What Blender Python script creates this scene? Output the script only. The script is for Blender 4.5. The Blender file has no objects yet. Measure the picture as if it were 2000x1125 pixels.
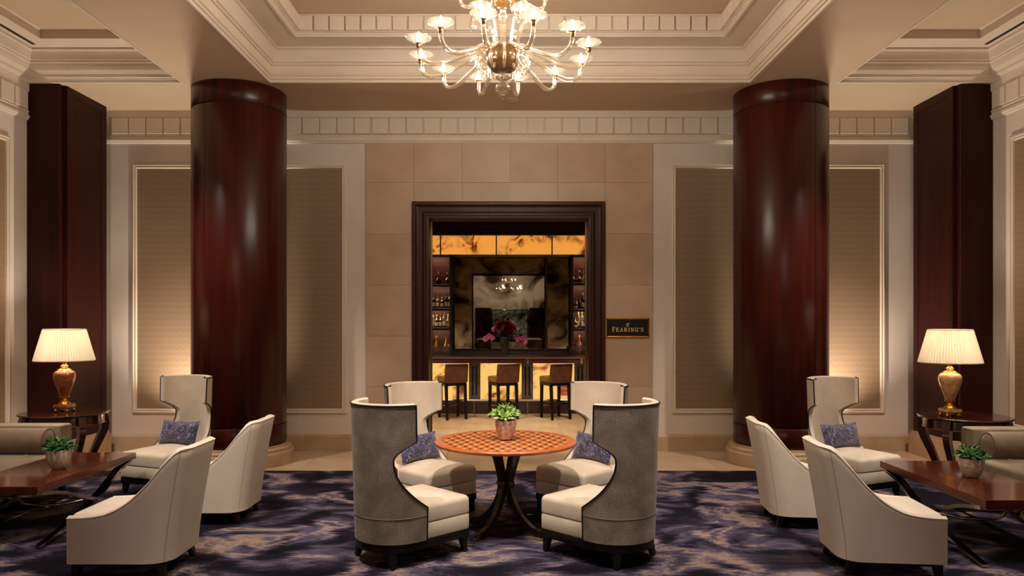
import bpy, math, random
from mathutils import Vector, Matrix

# ------------------------------------------------------------------ camera
S = bpy.context.scene
COL = S.collection
F_PX, CAM_H = 1420.0, 1.70
cam_d = bpy.data.cameras.new('camera')
cam_d.sensor_width = 36.0
cam_d.lens = 36.0 * F_PX / 2000.0
cam_d.shift_x = 0.002
cam_d.shift_y = 0.03375
cam_d.clip_end = 100
cam = bpy.data.objects.new('camera', cam_d)
cam.location = (0, 0, CAM_H)
cam.rotation_euler = (math.pi / 2, 0, 0)
COL.objects.link(cam)
S.camera = cam

# ------------------------------------------------------------------ world, exposure
w = bpy.data.worlds.new('world')
S.world = w
w.use_nodes = True
w.node_tree.nodes['Background'].inputs[0].default_value = (1.0, 0.86, 0.72, 1)
w.node_tree.nodes['Background'].inputs[1].default_value = 0.02
S.view_settings.view_transform = 'Standard'
S.view_settings.look = 'None'
S.view_settings.gamma = 1.0
S.view_settings.use_curve_mapping = False
S.view_settings.exposure = 0.28
S.cycles.use_denoising = True
S.cycles.max_bounces = 10
S.cycles.transparent_max_bounces = 24
S.cycles.sample_clamp_indirect = 4.0
S.cycles.caustics_reflective = False
S.cycles.caustics_refractive = False
S.cycles.blur_glossy = 0.0

WARM = (1.0, 0.865, 0.735)
WARM2 = (1.0, 0.80, 0.58)
R = math.radians
rnd = random.Random(7)

UPLIGHT_W = 340.0
# the recessed ceiling spots of the lobby: position, target, watts, cone degrees, blend, what it lights
SPOTS = [
    ((-0.04, 4.1, 5.09), (-0.04, 5.95, 0.7), 600, 42, 0.6, 'nearest the camera aimed at the round table'),
    ((-1.6, 3.6, 5.09), (-1.2, 5.6, 0.6), 400, 46, 0.7, 'aimed at the near left tweed chair'),
    ((1.6, 3.6, 5.09), (1.2, 5.6, 0.6), 400, 46, 0.7, 'aimed at the near right tweed chair'),
    ((-2.2, 5.0, 5.09), (-2.5, 5.6, 0.5), 320, 50, 0.8, 'above the left pair of slipper chairs'),
    ((2.2, 5.0, 5.09), (2.5, 5.5, 0.5), 320, 50, 0.8, 'above the right pair of slipper chairs'),
    ((-4.6, 6.2, 4.93), (-3.85, 8.4, 0.8), 420, 58, 0.7, 'aimed at the left beige wing chair'),
    ((4.6, 6.2, 4.93), (3.85, 8.3, 0.8), 420, 58, 0.7, 'aimed at the right beige wing chair'),
    ((-4.6, 4.6, 4.93), (-3.9, 6.2, 0.4), 220, 50, 0.8, 'above the left coffee table'),
    ((4.6, 4.4, 4.93), (3.9, 5.8, 0.4), 220, 50, 0.8, 'above the right coffee table'),
    ((-1.3, 7.2, 5.09), (-0.9, 9.0, 0.0), 120, 54, 0.9, 'left of the chandelier aimed at the doorway floor'),
    ((1.3, 7.2, 5.09), (0.9, 9.0, 0.0), 120, 54, 0.9, 'right of the chandelier aimed at the doorway floor'),
]


# ------------------------------------------------------------------ helpers
def lin(c):
    c = c / 255.0
    return c / 12.92 if c <= 0.04045 else ((c + 0.055) / 1.055) ** 2.4


def C(r, g, b):
    return (lin(r), lin(g), lin(b), 1.0)


class G:
    """collects faces of one mesh"""

    def __init__(self):
        self.v, self.f = [], []

    def add(self, vs, fs):
        n = len(self.v)
        self.v += [tuple(p) for p in vs]
        self.f += [tuple(i + n for i in q) for q in fs]
        return self

    def box(self, x0, x1, y0, y1, z0, z1, b=0.0):
        if b <= 0:
            vs = [(x, y, z) for x in (x0, x1) for y in (y0, y1) for z in (z0, z1)]
            return self.add(vs, [(0, 1, 3, 2), (4, 6, 7, 5), (0, 4, 5, 1), (2, 3, 7, 6), (0, 2, 6, 4), (1, 5, 7, 3)])
        c = ((x0 + x1) / 2, (y0 + y1) / 2, (z0 + z1) / 2)
        h = (abs(x1 - x0) / 2, abs(y1 - y0) / 2, abs(z1 - z0) / 2)
        b = min(b, min(h) * 0.9)
        vs, idx = [], {}
        for sx in (-1, 1):
            for sy in (-1, 1):
                for sz in (-1, 1):
                    s = (sx, sy, sz)
                    for a in range(3):
                        p = [c[k] + s[k] * (h[k] - (0 if k == a else b)) for k in range(3)]
                        idx[(s, a)] = len(vs)
                        vs.append(p)
        fs = []
        for a in range(3):
            o = [k for k in range(3) if k != a]
            for sg in (-1, 1):
                q = []
                for (u, t) in ((-1, -1), (1, -1), (1, 1), (-1, 1)):
                    s = [0, 0, 0]
                    s[a] = sg
                    s[o[0]] = u
                    s[o[1]] = t
                    q.append(idx[(tuple(s), a)])
                flip = (sg > 0) == (a == 1)
                fs.append(tuple(q[::-1]) if flip else tuple(q))
        for a in range(3):
            o = [k for k in range(3) if k != a]
            for u in (-1, 1):
                for t in (-1, 1):
                    s0 = [0, 0, 0]
                    s1 = [0, 0, 0]
                    s0[a], s1[a] = -1, 1
                    s0[o[0]] = s1[o[0]] = u
                    s0[o[1]] = s1[o[1]] = t
                    s0, s1 = tuple(s0), tuple(s1)
                    fs.append((idx[(s0, o[0])], idx[(s1, o[0])], idx[(s1, o[1])], idx[(s0, o[1])]))
        for sx in (-1, 1):
            for sy in (-1, 1):
                for sz in (-1, 1):
                    s = (sx, sy, sz)
                    fs.append((idx[(s, 0)], idx[(s, 1)], idx[(s, 2)]))
        return self.add(vs, fs)

    def lathe(self, prof, n=24, c=(0, 0, 0), flute=None, a0=0.0, a1=2 * math.pi):
        full = abs(a1 - a0 - 2 * math.pi) < 1e-6
        m = n if full else n + 1
        vs = []
        for j, (r, z) in enumerate(prof):
            for i in range(m):
                a = a0 + (a1 - a0) * i / n
                k = 1.0
                if flute:
                    k = 1 + flute[1] * math.cos(flute[0] * a)
                vs.append((c[0] + r * k * math.cos(a), c[1] + r * k * math.sin(a), c[2] + z))
        fs = []
        for j in range(len(prof) - 1):
            for i in range(n):
                i2 = (i + 1) % m
                fs.append((j * m + i, j * m + i2, (j + 1) * m + i2, (j + 1) * m + i))
        if full:
            if prof[0][0] > 1e-5:
                fs.append(tuple(range(m))[::-1])
            if prof[-1][0] > 1e-5:
                fs.append(tuple((len(prof) - 1) * m + i for i in range(m)))
        return self.add(vs, fs)

    def tube(self, pts, r, n=8, closed=False, flat=None, up=None):
        """flat=(a,b): elliptical / rectangular section half sizes along side and up"""
        P = [Vector(p) for p in pts]
        N = len(P)
        rr = r if isinstance(r, (list, tuple)) else [r] * N
        vs, fs = [], []
        prev = None
        for i in range(N):
            if closed:
                t = P[(i + 1) % N] - P[i - 1]
            else:
                t = P[min(i + 1, N - 1)] - P[max(i - 1, 0)]
            t.normalize()
            if up is not None:
                s = t.cross(Vector(up))
                if s.length < 1e-6:
                    s = prev
                s.normalize()
            elif prev is None:
                s = t.cross(Vector((0, 0, 1)))
                if s.length < 1e-3:
                    s = t.cross(Vector((1, 0, 0)))
                s.normalize()
            else:
                s = prev - t * prev.dot(t)
                s.normalize()
            prev = s
            u = s.cross(t)
            for k in range(n):
                a = 2 * math.pi * (k + 0.5) / n
                if flat:
                    sq = 1 / max(abs(math.cos(a)), abs(math.sin(a))) if n == 4 else 1
                    vs.append(P[i] + (s * math.cos(a) * flat[0] + u * math.sin(a) * flat[1]) * sq * rr[i])
                else:
                    vs.append(P[i] + (s * math.cos(a) + u * math.sin(a)) * rr[i])
        segs = N if closed else N - 1
        for i in range(segs):
            j = (i + 1) % N
            for k in range(n):
                k2 = (k + 1) % n
                fs.append((i * n + k, i * n + k2, j * n + k2, j * n + k))
        if not closed:
            fs.append(tuple(range(n))[::-1])
            fs.append(tuple((N - 1) * n + k for k in range(n)))
        return self.add(vs, fs)

    def prism(self, poly, a, b, axis='z'):
        n = len(poly)

        def P(u, v, t):
            return {'z': (u, v, t), 'y': (u, t, v), 'x': (t, u, v)}[axis]
        vs = [P(u, v, a) for u, v in poly] + [P(u, v, b) for u, v in poly]
        fs = [tuple(range(n))[::-1], tuple(range(n, 2 * n))]
        for i in range(n):
            j = (i + 1) % n
            fs.append((i, j, n + j, n + i))
        return self.add(vs, fs)

    def loop(self, prof, x0, x1, y0, y1):
        """sweep profile (inset, z) around a horizontal rectangle, mitred"""
        vs, fs = [], []
        for (e, z) in prof:
            vs += [(x0 + e, y0 + e, z), (x1 - e, y0 + e, z), (x1 - e, y1 - e, z), (x0 + e, y1 - e, z)]
        for j in range(len(prof) - 1):
            for i in range(4):
                k = (i + 1) % 4
                fs.append((j * 4 + i, j * 4 + k, (j + 1) * 4 + k, (j + 1) * 4 + i))
        return self.add(vs, fs)

    def frame(self, prof, u0, u1, v0, v1, place, open_bottom=False):
        """sweep profile (inset, proud) around a vertical rectangle; place(u, v, proud) -> xyz"""
        vs, fs = [], []
        for (e, p) in prof:
            b = v0 if open_bottom else v0 + e
            vs += [place(u0 + e, b, p), place(u0 + e, v1 - e, p), place(u1 - e, v1 - e, p), place(u1 - e, b, p)]
        for j in range(len(prof) - 1):
            for i in range(3 if open_bottom else 4):
                k = (i + 1) % 4
                fs.append((j * 4 + i, j * 4 + k, (j + 1) * 4 + k, (j + 1) * 4 + i))
        return self.add(vs, fs)

    def pad(self, outline, z0, z1, r=0.02, crown=0.0, rings=3, seg=3, rb=None):
        """upholstered slab: extruded outline, rounded edges, crowned top"""
        n = len(outline)
        nor = []
        area = sum(outline[i][0] * outline[(i + 1) % n][1] - outline[(i + 1) % n][0] * outline[i][1] for i in range(n))
        sg = 1 if area > 0 else -1
        for i in range(n):
            ax, ay = outline[i - 1]
            bx, by = outline[(i + 1) % n]
            dx, dy = bx - ax, by - ay
            L = math.hypot(dx, dy) or 1
            nor.append((dy / L * sg, -dx / L * sg))
        rb = r if rb is None else rb
        lay = []
        for k in range(seg + 1):
            a = math.pi / 2 * k / seg
            lay.append((rb * (1 - math.sin(a)), z0 + rb * (1 - math.cos(a))))
        for k in range(seg + 1):
            a = math.pi / 2 * k / seg
            lay.append((r * (1 - math.cos(a)), z1 - r * (1 - math.sin(a))))
        vs = []
        for (ins, z) in lay:
            for i in range(n):
                vs.append((outline[i][0] - nor[i][0] * ins, outline[i][1] - nor[i][1] * ins, z))
        top = vs[-n:]
        cx = sum(p[0] for p in top) / n
        cy = sum(p[1] for p in top) / n
        for k in range(1, rings + 1):
            t = k / (rings + 0.6)
            for p in top:
                vs.append((p[0] + (cx - p[0]) * t, p[1] + (cy - p[1]) * t, z1 + crown * (1 - (1 - t) ** 2)))
        L = len(vs) // n
        fs = []
        for j in range(L - 1):
            for i in range(n):
                k = (i + 1) % n
                fs.append((j * n + i, j * n + k, (j + 1) * n + k, (j + 1) * n + i))
        fs.append(tuple(range(n))[::-1])
        fs.append(tuple((L - 1) * n + i for i in range(n)))
        return self.add(vs, fs)

    def rbox(self, x0, x1, y0, y1, z0, z1, r, n=4, puff=0.0):
        """rounded box with optional puffed top"""
        c = ((x0 + x1) / 2, (y0 + y1) / 2, (z0 + z1) / 2)
        h = ((x1 - x0) / 2, (y1 - y0) / 2, (z1 - z0) / 2)
        r = min(r, min(h))

        def line(hh):
            core = hh - r
            a = [-(core + r * math.cos(math.pi / 2 * k / n)) for k in range(n)]
            m = [-core + 2 * core * k / 4 for k in range(5)]
            return a + m + [-q for q in a[::-1]]
        seen = {}
        vs, fs = [], []

        def vid(p):
            q = []
            inn = [max(-(h[k] - r), min(h[k] - r, p[k])) for k in range(3)]
            d = Vector([p[k] - inn[k] for k in range(3)])
            if d.length > 1e-9:
                m_ = max(abs(t) for t in d)
                d = d.normalized() * r if m_ > 0 else d
            q = [c[k] + inn[k] + d[k] for k in range(3)]
            if puff and q[2] > c[2]:
                fx = max(0, 1 - (p[0] / h[0]) ** 2)
                fy = max(0, 1 - (p[1] / h[1]) ** 2)
                q[2] += puff * fx ** 0.6 * fy ** 0.6
            key = tuple(round(t, 6) for t in q)
            if key not in seen:
                seen[key] = len(vs)
                vs.append(q)
            return seen[key]
        for a in range(3):
            o = [k for k in range(3) if k != a]
            A, B = line(h[o[0]]), line(h[o[1]])
            for sg in (-1, 1):
                g = []
                for u in A:
                    row = []
                    for t in B:
                        p = [0, 0, 0]
                        p[a] = sg * h[a]
                        p[o[0]] = u
                        p[o[1]] = t
                        row.append(vid(p))
                    g.append(row)
                for i in range(len(A) - 1):
                    for j in range(len(B) - 1):
                        q = (g[i][j], g[i + 1][j], g[i + 1][j + 1], g[i][j + 1])
                        if (sg > 0) == (a == 1):
                            q = q[::-1]
                        if len(set(q)) >= 3:
                            qq = []
                            for t in q:
                                if t not in qq:
                                    qq.append(t)
                            fs.append(tuple(qq))
        return self.add(vs, fs)

    def mesh(self, name, m, smooth=None):
        me = bpy.data.meshes.new(name)
        me.from_pydata([tuple(p) for p in self.v], [], self.f)
        me.validate()
        if m is not None:
            me.materials.append(m)
        if smooth is not None:
            me.polygons.foreach_set('use_smooth', [True] * len(me.polygons))
            if smooth < 179:
                me.set_sharp_from_angle(angle=R(smooth))
        me.update()
        return me

    def obj(self, name, m, parent=None, smooth=None, loc=None, rot=None, fix=True):
        me = self.mesh(name, m, smooth)
        if fix:
            import bmesh
            bm = bmesh.new()
            bm.from_mesh(me)
            bmesh.ops.recalc_face_normals(bm, faces=bm.faces)
            bm.to_mesh(me)
            bm.free()
            if smooth is not None and smooth < 179:
                me.set_sharp_from_angle(angle=R(smooth))
        return link(name, me, parent, loc, rot)


def link(name, me, parent=None, loc=None, rot=None, scale=None):
    o = bpy.data.objects.new(name, me)
    COL.objects.link(o)
    if parent is not None:
        o.parent = parent
    if loc is not None:
        o.location = loc
    if rot is not None:
        o.rotation_euler = rot
    if scale is not None:
        o.scale = scale
    return o


def tag(o, label, cat=None, group=None, kind=None):
    o['label'] = label
    if cat:
        o['category'] = cat
    if group:
        o['group'] = group
    if kind:
        o['kind'] = kind
    return o


def thing(name, label, cat, loc=(0, 0, 0), rz=0.0, group=None, kind=None):
    o = bpy.data.objects.new(name, None)
    o.empty_display_size = 0.1
    COL.objects.link(o)
    o.location = loc
    o.rotation_euler = (0, 0, rz)
    return tag(o, label, cat, group, kind)


def copy_tree(o, parent=None):
    c = o.copy()
    COL.objects.link(c)
    c.parent = parent
    for ch in list(o.children):
        copy_tree(ch, c)
    return c


def smoothstep(t):
    t = max(0.0, min(1.0, t))
    return t * t * (3 - 2 * t)


def bez(p, n=16):
    """Catmull-Rom through points"""
    P = [Vector(q) for q in p]
    P = [P[0] * 2 - P[1]] + P + [P[-1] * 2 - P[-2]]
    out = []
    for i in range(1, len(P) - 2):
        for k in range(n):
            t = k / n
            a, b, c, d = P[i - 1], P[i], P[i + 1], P[i + 2]
            out.append(0.5 * ((2 * b) + (c - a) * t + (2 * a - 5 * b + 4 * c - d) * t * t + (3 * b - a - 3 * c + d) * t ** 3))
    out.append(P[-2])
    return out


# ------------------------------------------------------------------ materials
def new_mat(name):
    m = bpy.data.materials.new(name)
    m.use_nodes = True
    nt = m.node_tree
    b = nt.nodes['Principled BSDF']
    return m, nt, b


def N(nt, t, **kw):
    n = nt.nodes.new('ShaderNode' + t)
    for k, v in kw.items():
        setattr(n, k, v)
    return n


def ramp(nt, stops):
    r = N(nt, 'ValToRGB')
    e = r.color_ramp.elements
    while len(e) > 1:
        e.remove(e[-1])
    e[0].position, e[0].color = stops[0]
    for p, c in stops[1:]:
        x = e.new(p)
        x.color = c
    return r


def coords(nt, scale=(1, 1, 1), kind='Object'):
    tc = N(nt, 'TexCoord')
    mp = N(nt, 'Mapping')
    mp.inputs['Scale'].default_value = scale
    nt.links.new(tc.outputs[kind], mp.inputs['Vector'])
    return mp.outputs['Vector']


def mat(name, col, rough=0.5, metal=0.0, spec=0.5, col2=None, scale=(4, 4, 4), detail=4, lo=0.35, hi=0.65,
        bump=0.0, bscale=None, bdist=0.002, coat=0.0, sheen=0.0, distort=0.0, crough=0.08, brough=None):
    m, nt, b = new_mat(name)
    b.inputs['Base Color'].default_value = col
    b.inputs['Roughness'].default_value = rough
    b.inputs['Metallic'].default_value = metal
    b.inputs['Specular IOR Level'].default_value = spec
    b.inputs['Coat Weight'].default_value = coat
    b.inputs['Coat Roughness'].default_value = crough
    b.inputs['Sheen Weight'].default_value = sheen
    if col2 is not None:
        nz = N(nt, 'TexNoise')
        nz.inputs['Scale'].default_value = 1.0
        nz.inputs['Detail'].default_value = detail
        nz.inputs['Distortion'].default_value = distort
        nt.links.new(coords(nt, scale), nz.inputs['Vector'])
        r = ramp(nt, [(lo, col), (hi, col2)])
        nt.links.new(nz.outputs['Fac'], r.inputs['Fac'])
        nt.links.new(r.outputs['Color'], b.inputs['Base Color'])
    if bump:
        nb = N(nt, 'TexNoise')
        nb.inputs['Scale'].default_value = 1.0
        nb.inputs['Detail'].default_value = 3
        nt.links.new(coords(nt, bscale or scale), nb.inputs['Vector'])
        bp = N(nt, 'Bump')
        bp.inputs['Strength'].default_value = bump
        bp.inputs['Distance'].default_value = bdist
        nt.links.new(nb.outputs['Fac'], bp.inputs['Height'])
        nt.links.new(bp.outputs['Normal'], b.inputs['Normal'])
    return m


def emit_mat(name, col, strength):
    m, nt, b = new_mat(name)
    b.inputs['Base Color'].default_value = (0, 0, 0, 1)
    b.inputs['Emission Color'].default_value = col
    b.inputs['Emission Strength'].default_value = strength
    return m


def glass_mat(name, tint, gloss=0.5, rough=0.03, body=0.0, bodycol=None, transl=False):
    """thin clear glass: see-through, reflecting towards grazing angles"""
    m = bpy.data.materials.new(name)
    m.use_nodes = True
    nt = m.node_tree
    nt.nodes.remove(nt.nodes['Principled BSDF'])
    out = nt.nodes['Material Output']
    tr = N(nt, 'BsdfTransparent')
    tr.inputs[0].default_value = tint
    gl = N(nt, 'BsdfGlossy')
    gl.inputs['Roughness'].default_value = rough
    gl.inputs['Color'].default_value = (1, 0.97, 0.93, 1)
    lw = N(nt, 'LayerWeight')
    lw.inputs['Blend'].default_value = gloss
    mx = N(nt, 'MixShader')
    nt.links.new(lw.outputs['Facing'], mx.inputs[0])
    nt.links.new(tr.outputs[0], mx.inputs[1])
    nt.links.new(gl.outputs[0], mx.inputs[2])
    last = mx
    if body > 0:
        if transl:
            df = N(nt, 'BsdfTranslucent')
            df.inputs[0].default_value = bodycol
        else:
            df = N(nt, 'BsdfPrincipled')
            df.inputs['Base Color'].default_value = bodycol
            df.inputs['Roughness'].default_value = 0.12
        m2 = N(nt, 'MixShader')
        m2.inputs[0].default_value = body
        nt.links.new(mx.outputs[0], m2.inputs[1])
        nt.links.new(df.outputs[0], m2.inputs[2])
        last = m2
    nt.links.new(last.outputs[0], out.inputs['Surface'])
    return m


def math_node(nt, op, a, b=None):
    n = N(nt, 'Math', operation=op)
    for i, q in enumerate((a, b)):
        if q is None:
            continue
        if isinstance(q, (int, float)):
            n.inputs[i].default_value = q
        else:
            nt.links.new(q, n.inputs[i])
    return n.outputs[0]


M = {}
M['paint'] = mat('cream_paint', C(222, 208, 197), 0.55, col2=C(216, 201, 189), scale=(2, 2, 2), bump=0.05, bscale=(60, 60, 60))
M['ceil'] = mat('ceiling_paint', C(210, 184, 156), 0.75, col2=C(205, 178, 150), scale=(1.2, 1.2, 1.2))
M['trim'] = mat('trim_paint', C(226, 210, 193), 0.5, col2=C(220, 204, 186), scale=(3, 3, 3))
M['stone'] = mat('limestone', C(192, 166, 143), 0.42, col2=C(178, 150, 127), scale=(2.2, 2.2, 2.2), detail=8, lo=0.3, hi=0.72, bump=0.08, bscale=(30, 30, 30))
M['stone_b'] = mat('limestone_darker', C(186, 159, 135), 0.42, col2=C(172, 144, 120), scale=(2.5, 2.5, 2.5), detail=8, lo=0.3, hi=0.7, bump=0.08, bscale=(30, 30, 30))
M['stone_c'] = mat('limestone_paler', C(196, 171, 149), 0.42, col2=C(182, 155, 132), scale=(2, 2, 2), detail=8, lo=0.3, hi=0.7, bump=0.08, bscale=(30, 30, 30))
M['basestone'] = mat('base_stone', C(190, 165, 135), 0.4, col2=C(172, 146, 116), scale=(3, 3, 3), detail=6)
M['marble'] = mat('floor_marble', C(206, 180, 150), 0.30, spec=0.35, col2=C(182, 152, 120), scale=(1.6, 2.4, 1), detail=8, lo=0.3, hi=0.7, distort=0.6)
M['marble_b'] = mat('floor_marble_warm', C(198, 170, 139), 0.32, spec=0.35, col2=C(174, 144, 112), scale=(2.1, 1.7, 1), detail=8, lo=0.3, hi=0.7, distort=0.8)
M['grout'] = mat('grout', C(120, 98, 75), 0.7)
M['mahog'] = mat('mahogany_veneer', C(48, 13, 8), 0.28, spec=0.32, col2=C(76, 24, 13), scale=(14, 14, 0.7), detail=6, lo=0.3, hi=0.72, coat=0.0, crough=0.3, bump=0.05, bscale=(60, 60, 2))
M['mahog_d'] = mat('dark_mahogany', C(36, 8, 5), 0.45, spec=0.18, col2=C(54, 14, 8), scale=(14, 14, 0.7), detail=6, lo=0.3, hi=0.72)
M['casing'] = mat('casing_wood', C(44, 16, 13), 0.38, spec=0.25, col2=C(66, 27, 21), scale=(20, 20, 1.0), detail=6, lo=0.3, hi=0.7)
M['black'] = mat('black_gap', C(10, 7, 6), 0.8)
M['darkwood'] = mat('espresso_wood', C(12, 8, 7), 0.42, spec=0.3, col2=C(22, 13, 10), scale=(20, 20, 3))
M['legwood'] = mat('walnut_legs', C(46, 20, 10), 0.4, spec=0.3, col2=C(28, 13, 8), scale=(20, 20, 3))
M['bronze'] = mat('bronzed_wood', C(62, 36, 18), 0.3, col2=C(40, 22, 11), scale=(25, 25, 5), coat=0.4, metal=0.2)
M['cream'] = mat('cream_upholstery', C(230, 218, 203), 0.6, col2=C(225, 212, 196), scale=(5, 5, 5), bump=0.12, bscale=(90, 90, 90), sheen=0.15)
M['beige'] = mat('beige_suede', C(212, 198, 180), 0.72, col2=C(200, 184, 164), scale=(6, 6, 6), bump=0.15, bscale=(120, 120, 120), sheen=0.25)
M['olive'] = mat('olive_velvet', C(142, 124, 98), 0.7, col2=C(122, 104, 80), scale=(7, 7, 7), bump=0.1, bscale=(100, 100, 100), sheen=0.4)
M['bolster'] = mat('bolster_velvet', C(124, 102, 75), 0.65, col2=C(106, 86, 62), scale=(9, 9, 9), sheen=0.5)
M['chrome'] = mat('polished_steel', C(190, 180, 168), 0.1, metal=1.0)
M['steel'] = mat('brushed_steel', C(150, 140, 128), 0.28, metal=1.0)
M['gold'] = mat('gilt_brass', C(214, 160, 78), 0.22, metal=1.0, col2=C(190, 132, 56), scale=(30, 30, 30))
M['brass'] = mat('antique_brass', C(176, 128, 70), 0.25, metal=1.0)
M['piping'] = mat('black_piping', C(16, 12, 11), 0.5)
M['void'] = mat('slot_black', C(4, 4, 6), 0.8)
M['soil'] = mat('moss_gravel', C(120, 95, 60), 0.9, col2=C(80, 62, 38), scale=(60, 60, 60), bump=0.8, bscale=(90, 90, 90), bdist=0.01)
M['label'] = mat('paper_label', C(214, 204, 184), 0.6, col2=C(180, 160, 130), scale=(40, 40, 60))
M['cap_dark'] = mat('bottle_cap_dark', C(24, 18, 18), 0.35)
M['cap_gold'] = mat('bottle_cap_gold', C(190, 140, 60), 0.3, metal=0.8)
M['leather'] = mat('brown_leather', C(78, 43, 29), 0.36, col2=C(100, 58, 40), scale=(8, 8, 8), bump=0.2, bscale=(120, 120, 120))
M['seatleather'] = mat('tan_striped_seat', C(150, 108, 58), 0.4, col2=C(100, 66, 34), scale=(60, 2, 2))
M['burgundy'] = mat('burgundy_lacquer', C(84, 20, 20), 0.18, col2=C(62, 14, 15), scale=(2, 8, 8), coat=0.6)
M['barmetal'] = mat('dark_bar_metal', C(112, 102, 92), 0.38, metal=0.4, col2=C(92, 84, 76), scale=(10, 10, 10))
M['barwood'] = mat('bar_dark_wood', C(40, 18, 11), 0.4, col2=C(58, 26, 15), scale=(2, 20, 20), coat=0.2)
M['redwood'] = mat('niche_redwood', C(92, 32, 14), 0.45, col2=C(66, 22, 10), scale=(3, 20, 20))
M['signblack'] = mat('sign_black', C(10, 9, 10), 0.3)
M['signgold'] = mat('sign_gold', C(222, 184, 130), 0.5)
M['seam_cream'] = mat('tan_seam', C(168, 148, 124), 0.7)


def build_special():
    # wallpaper: overlapping fan scallops in fine relief
    m, nt, b = new_mat('scallop_wallpaper')
    tc = N(nt, 'TexCoord')
    sp = N(nt, 'SeparateXYZ')
    nt.links.new(tc.outputs['Object'], sp.inputs[0])
    u = math_node(nt, 'MULTIPLY', math_node(nt, 'ADD', sp.outputs[0], sp.outputs[1]), 1 / 0.078)
    v = math_node(nt, 'MULTIPLY', sp.outputs[2], 1 / 0.078)
    s = math_node(nt, 'ABSOLUTE', math_node(nt, 'SINE', math_node(nt, 'MULTIPLY', u, math.pi)))
    row = math_node(nt, 'SUBTRACT', v, math_node(nt, 'MULTIPLY', s, 0.28))
    fr = math_node(nt, 'FRACT', row)
    nz = N(nt, 'TexNoise')
    nz.inputs['Scale'].default_value = 1
    nz.inputs['Detail'].default_value = 3
    nt.links.new(coords(nt, (60, 60, 9)), nz.inputs['Vector'])
    f2 = math_node(nt, 'ADD', math_node(nt, 'MULTIPLY', fr, 0.75), math_node(nt, 'MULTIPLY', nz.outputs['Fac'], 0.25))
    r = ramp(nt, [(0.1, C(138, 114, 90)), (0.6, C(143, 119, 95)), (0.9, C(149, 125, 101))])
    nt.links.new(f2, r.inputs['Fac'])
    nt.links.new(r.outputs['Color'], b.inputs['Base Color'])
    b.inputs['Roughness'].default_value = 0.5
    bp = N(nt, 'Bump')
    bp.inputs['Strength'].default_value = 0.18
    bp.inputs['Distance'].default_value = 0.004
    nt.links.new(fr, bp.inputs['Height'])
    nt.links.new(bp.outputs['Normal'], b.inputs['Normal'])
    M['wallpaper'] = m

    # carpet: feathered ikat blotches, jagged along x
    m, nt, b = new_mat('ikat_carpet')
    tc = N(nt, 'TexCoord')
    sp = N(nt, 'SeparateXYZ')
    nt.links.new(tc.outputs['Object'], sp.inputs[0])
    rows = math_node(nt, 'FLOOR', math_node(nt, 'MULTIPLY', sp.outputs[1], 95.0))
    wn = N(nt, 'TexWhiteNoise', noise_dimensions='1D')
    nt.links.new(rows, wn.inputs['W'])
    jit = math_node(nt, 'MULTIPLY', math_node(nt, 'SUBTRACT', wn.outputs['Value'], 0.5), 0.08)
    x2 = math_node(nt, 'ADD', sp.outputs[0], jit)
    cb = N(nt, 'CombineXYZ')
    nt.links.new(math_node(nt, 'MULTIPLY', x2, 2.0), cb.inputs[0])
    nt.links.new(math_node(nt, 'MULTIPLY', sp.outputs[1], 1.9), cb.inputs[1])
    cb.inputs[2].default_value = 3.7
    nz = N(nt, 'TexNoise')
    nz.inputs['Scale'].default_value = 1.0
    nz.inputs['Detail'].default_value = 5.0
    nz.inputs['Roughness'].default_value = 0.56
    nz.inputs['Distortion'].default_value = 0.9
    nt.links.new(cb.outputs[0], nz.inputs['Vector'])
    r = ramp(nt, [(0.37, C(14, 12, 19)), (0.45, C(25, 22, 37)), (0.485, C(50, 42, 50)), (0.51, C(66, 60, 84)), (0.55, C(92, 84, 102)), (0.585, C(150, 129, 117)), (0.63, C(80, 73, 91)), (0.69, C(26, 23, 38))])
    nt.links.new(nz.outputs['Fac'], r.inputs['Fac'])
    fine = N(nt, 'TexNoise')
    fine.inputs['Scale'].default_value = 1
    fine.inputs['Detail'].default_value = 2
    nt.links.new(coords(nt, (70, 130, 10)), fine.inputs['Vector'])
    mx = N(nt, 'Mix', data_type='RGBA', blend_type='MULTIPLY')
    mx.inputs[0].default_value = 0.6
    fr_ = ramp(nt, [(0.3, (0.55, 0.55, 0.55, 1)), (0.65, (1.1, 1.1, 1.1, 1))])
    nt.links.new(fine.outputs['Fac'], fr_.inputs['Fac'])
    nt.links.new(r.outputs['Color'], mx.inputs[6])
    nt.links.new(fr_.outputs['Color'], mx.inputs[7])
    nt.links.new(mx.outputs[2], b.inputs['Base Color'])
    b.inputs['Roughness'].default_value = 0.95
    b.inputs['Specular IOR Level'].default_value = 0.1
    bp = N(nt, 'Bump')
    bp.inputs['Strength'].default_value = 0.4
    bp.inputs['Distance'].default_value = 0.006
    nt.links.new(fine.outputs['Fac'], bp.inputs['Height'])
    nt.links.new(bp.outputs['Normal'], b.inputs['Normal'])
    M['carpet'] = m

    # herringbone-tweed leather of the chair backs
    m, nt, b = new_mat('grey_tweed')
    tc = N(nt, 'TexCoord')
    sp = N(nt, 'SeparateXYZ')
    nt.links.new(tc.outputs['UV'], sp.inputs[0])
    tri = math_node(nt, 'PINGPONG', math_node(nt, 'MULTIPLY', sp.outputs[0], 1.0), 0.016)
    ph = math_node(nt, 'FRACT', math_node(nt, 'MULTIPLY', math_node(nt, 'ADD', sp.outputs[1], tri), 1 / 0.012))
    nz = N(nt, 'TexNoise')
    nz.inputs['Scale'].default_value = 1
    nz.inputs['Detail'].default_value = 5
    nz2 = N(nt, 'TexNoise')
    nz2.inputs['Scale'].default_value = 1
    nz2.inputs['Detail'].default_value = 4
    nt.links.new(coords(nt, (7, 7, 7)), nz2.inputs['Vector'])
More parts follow.
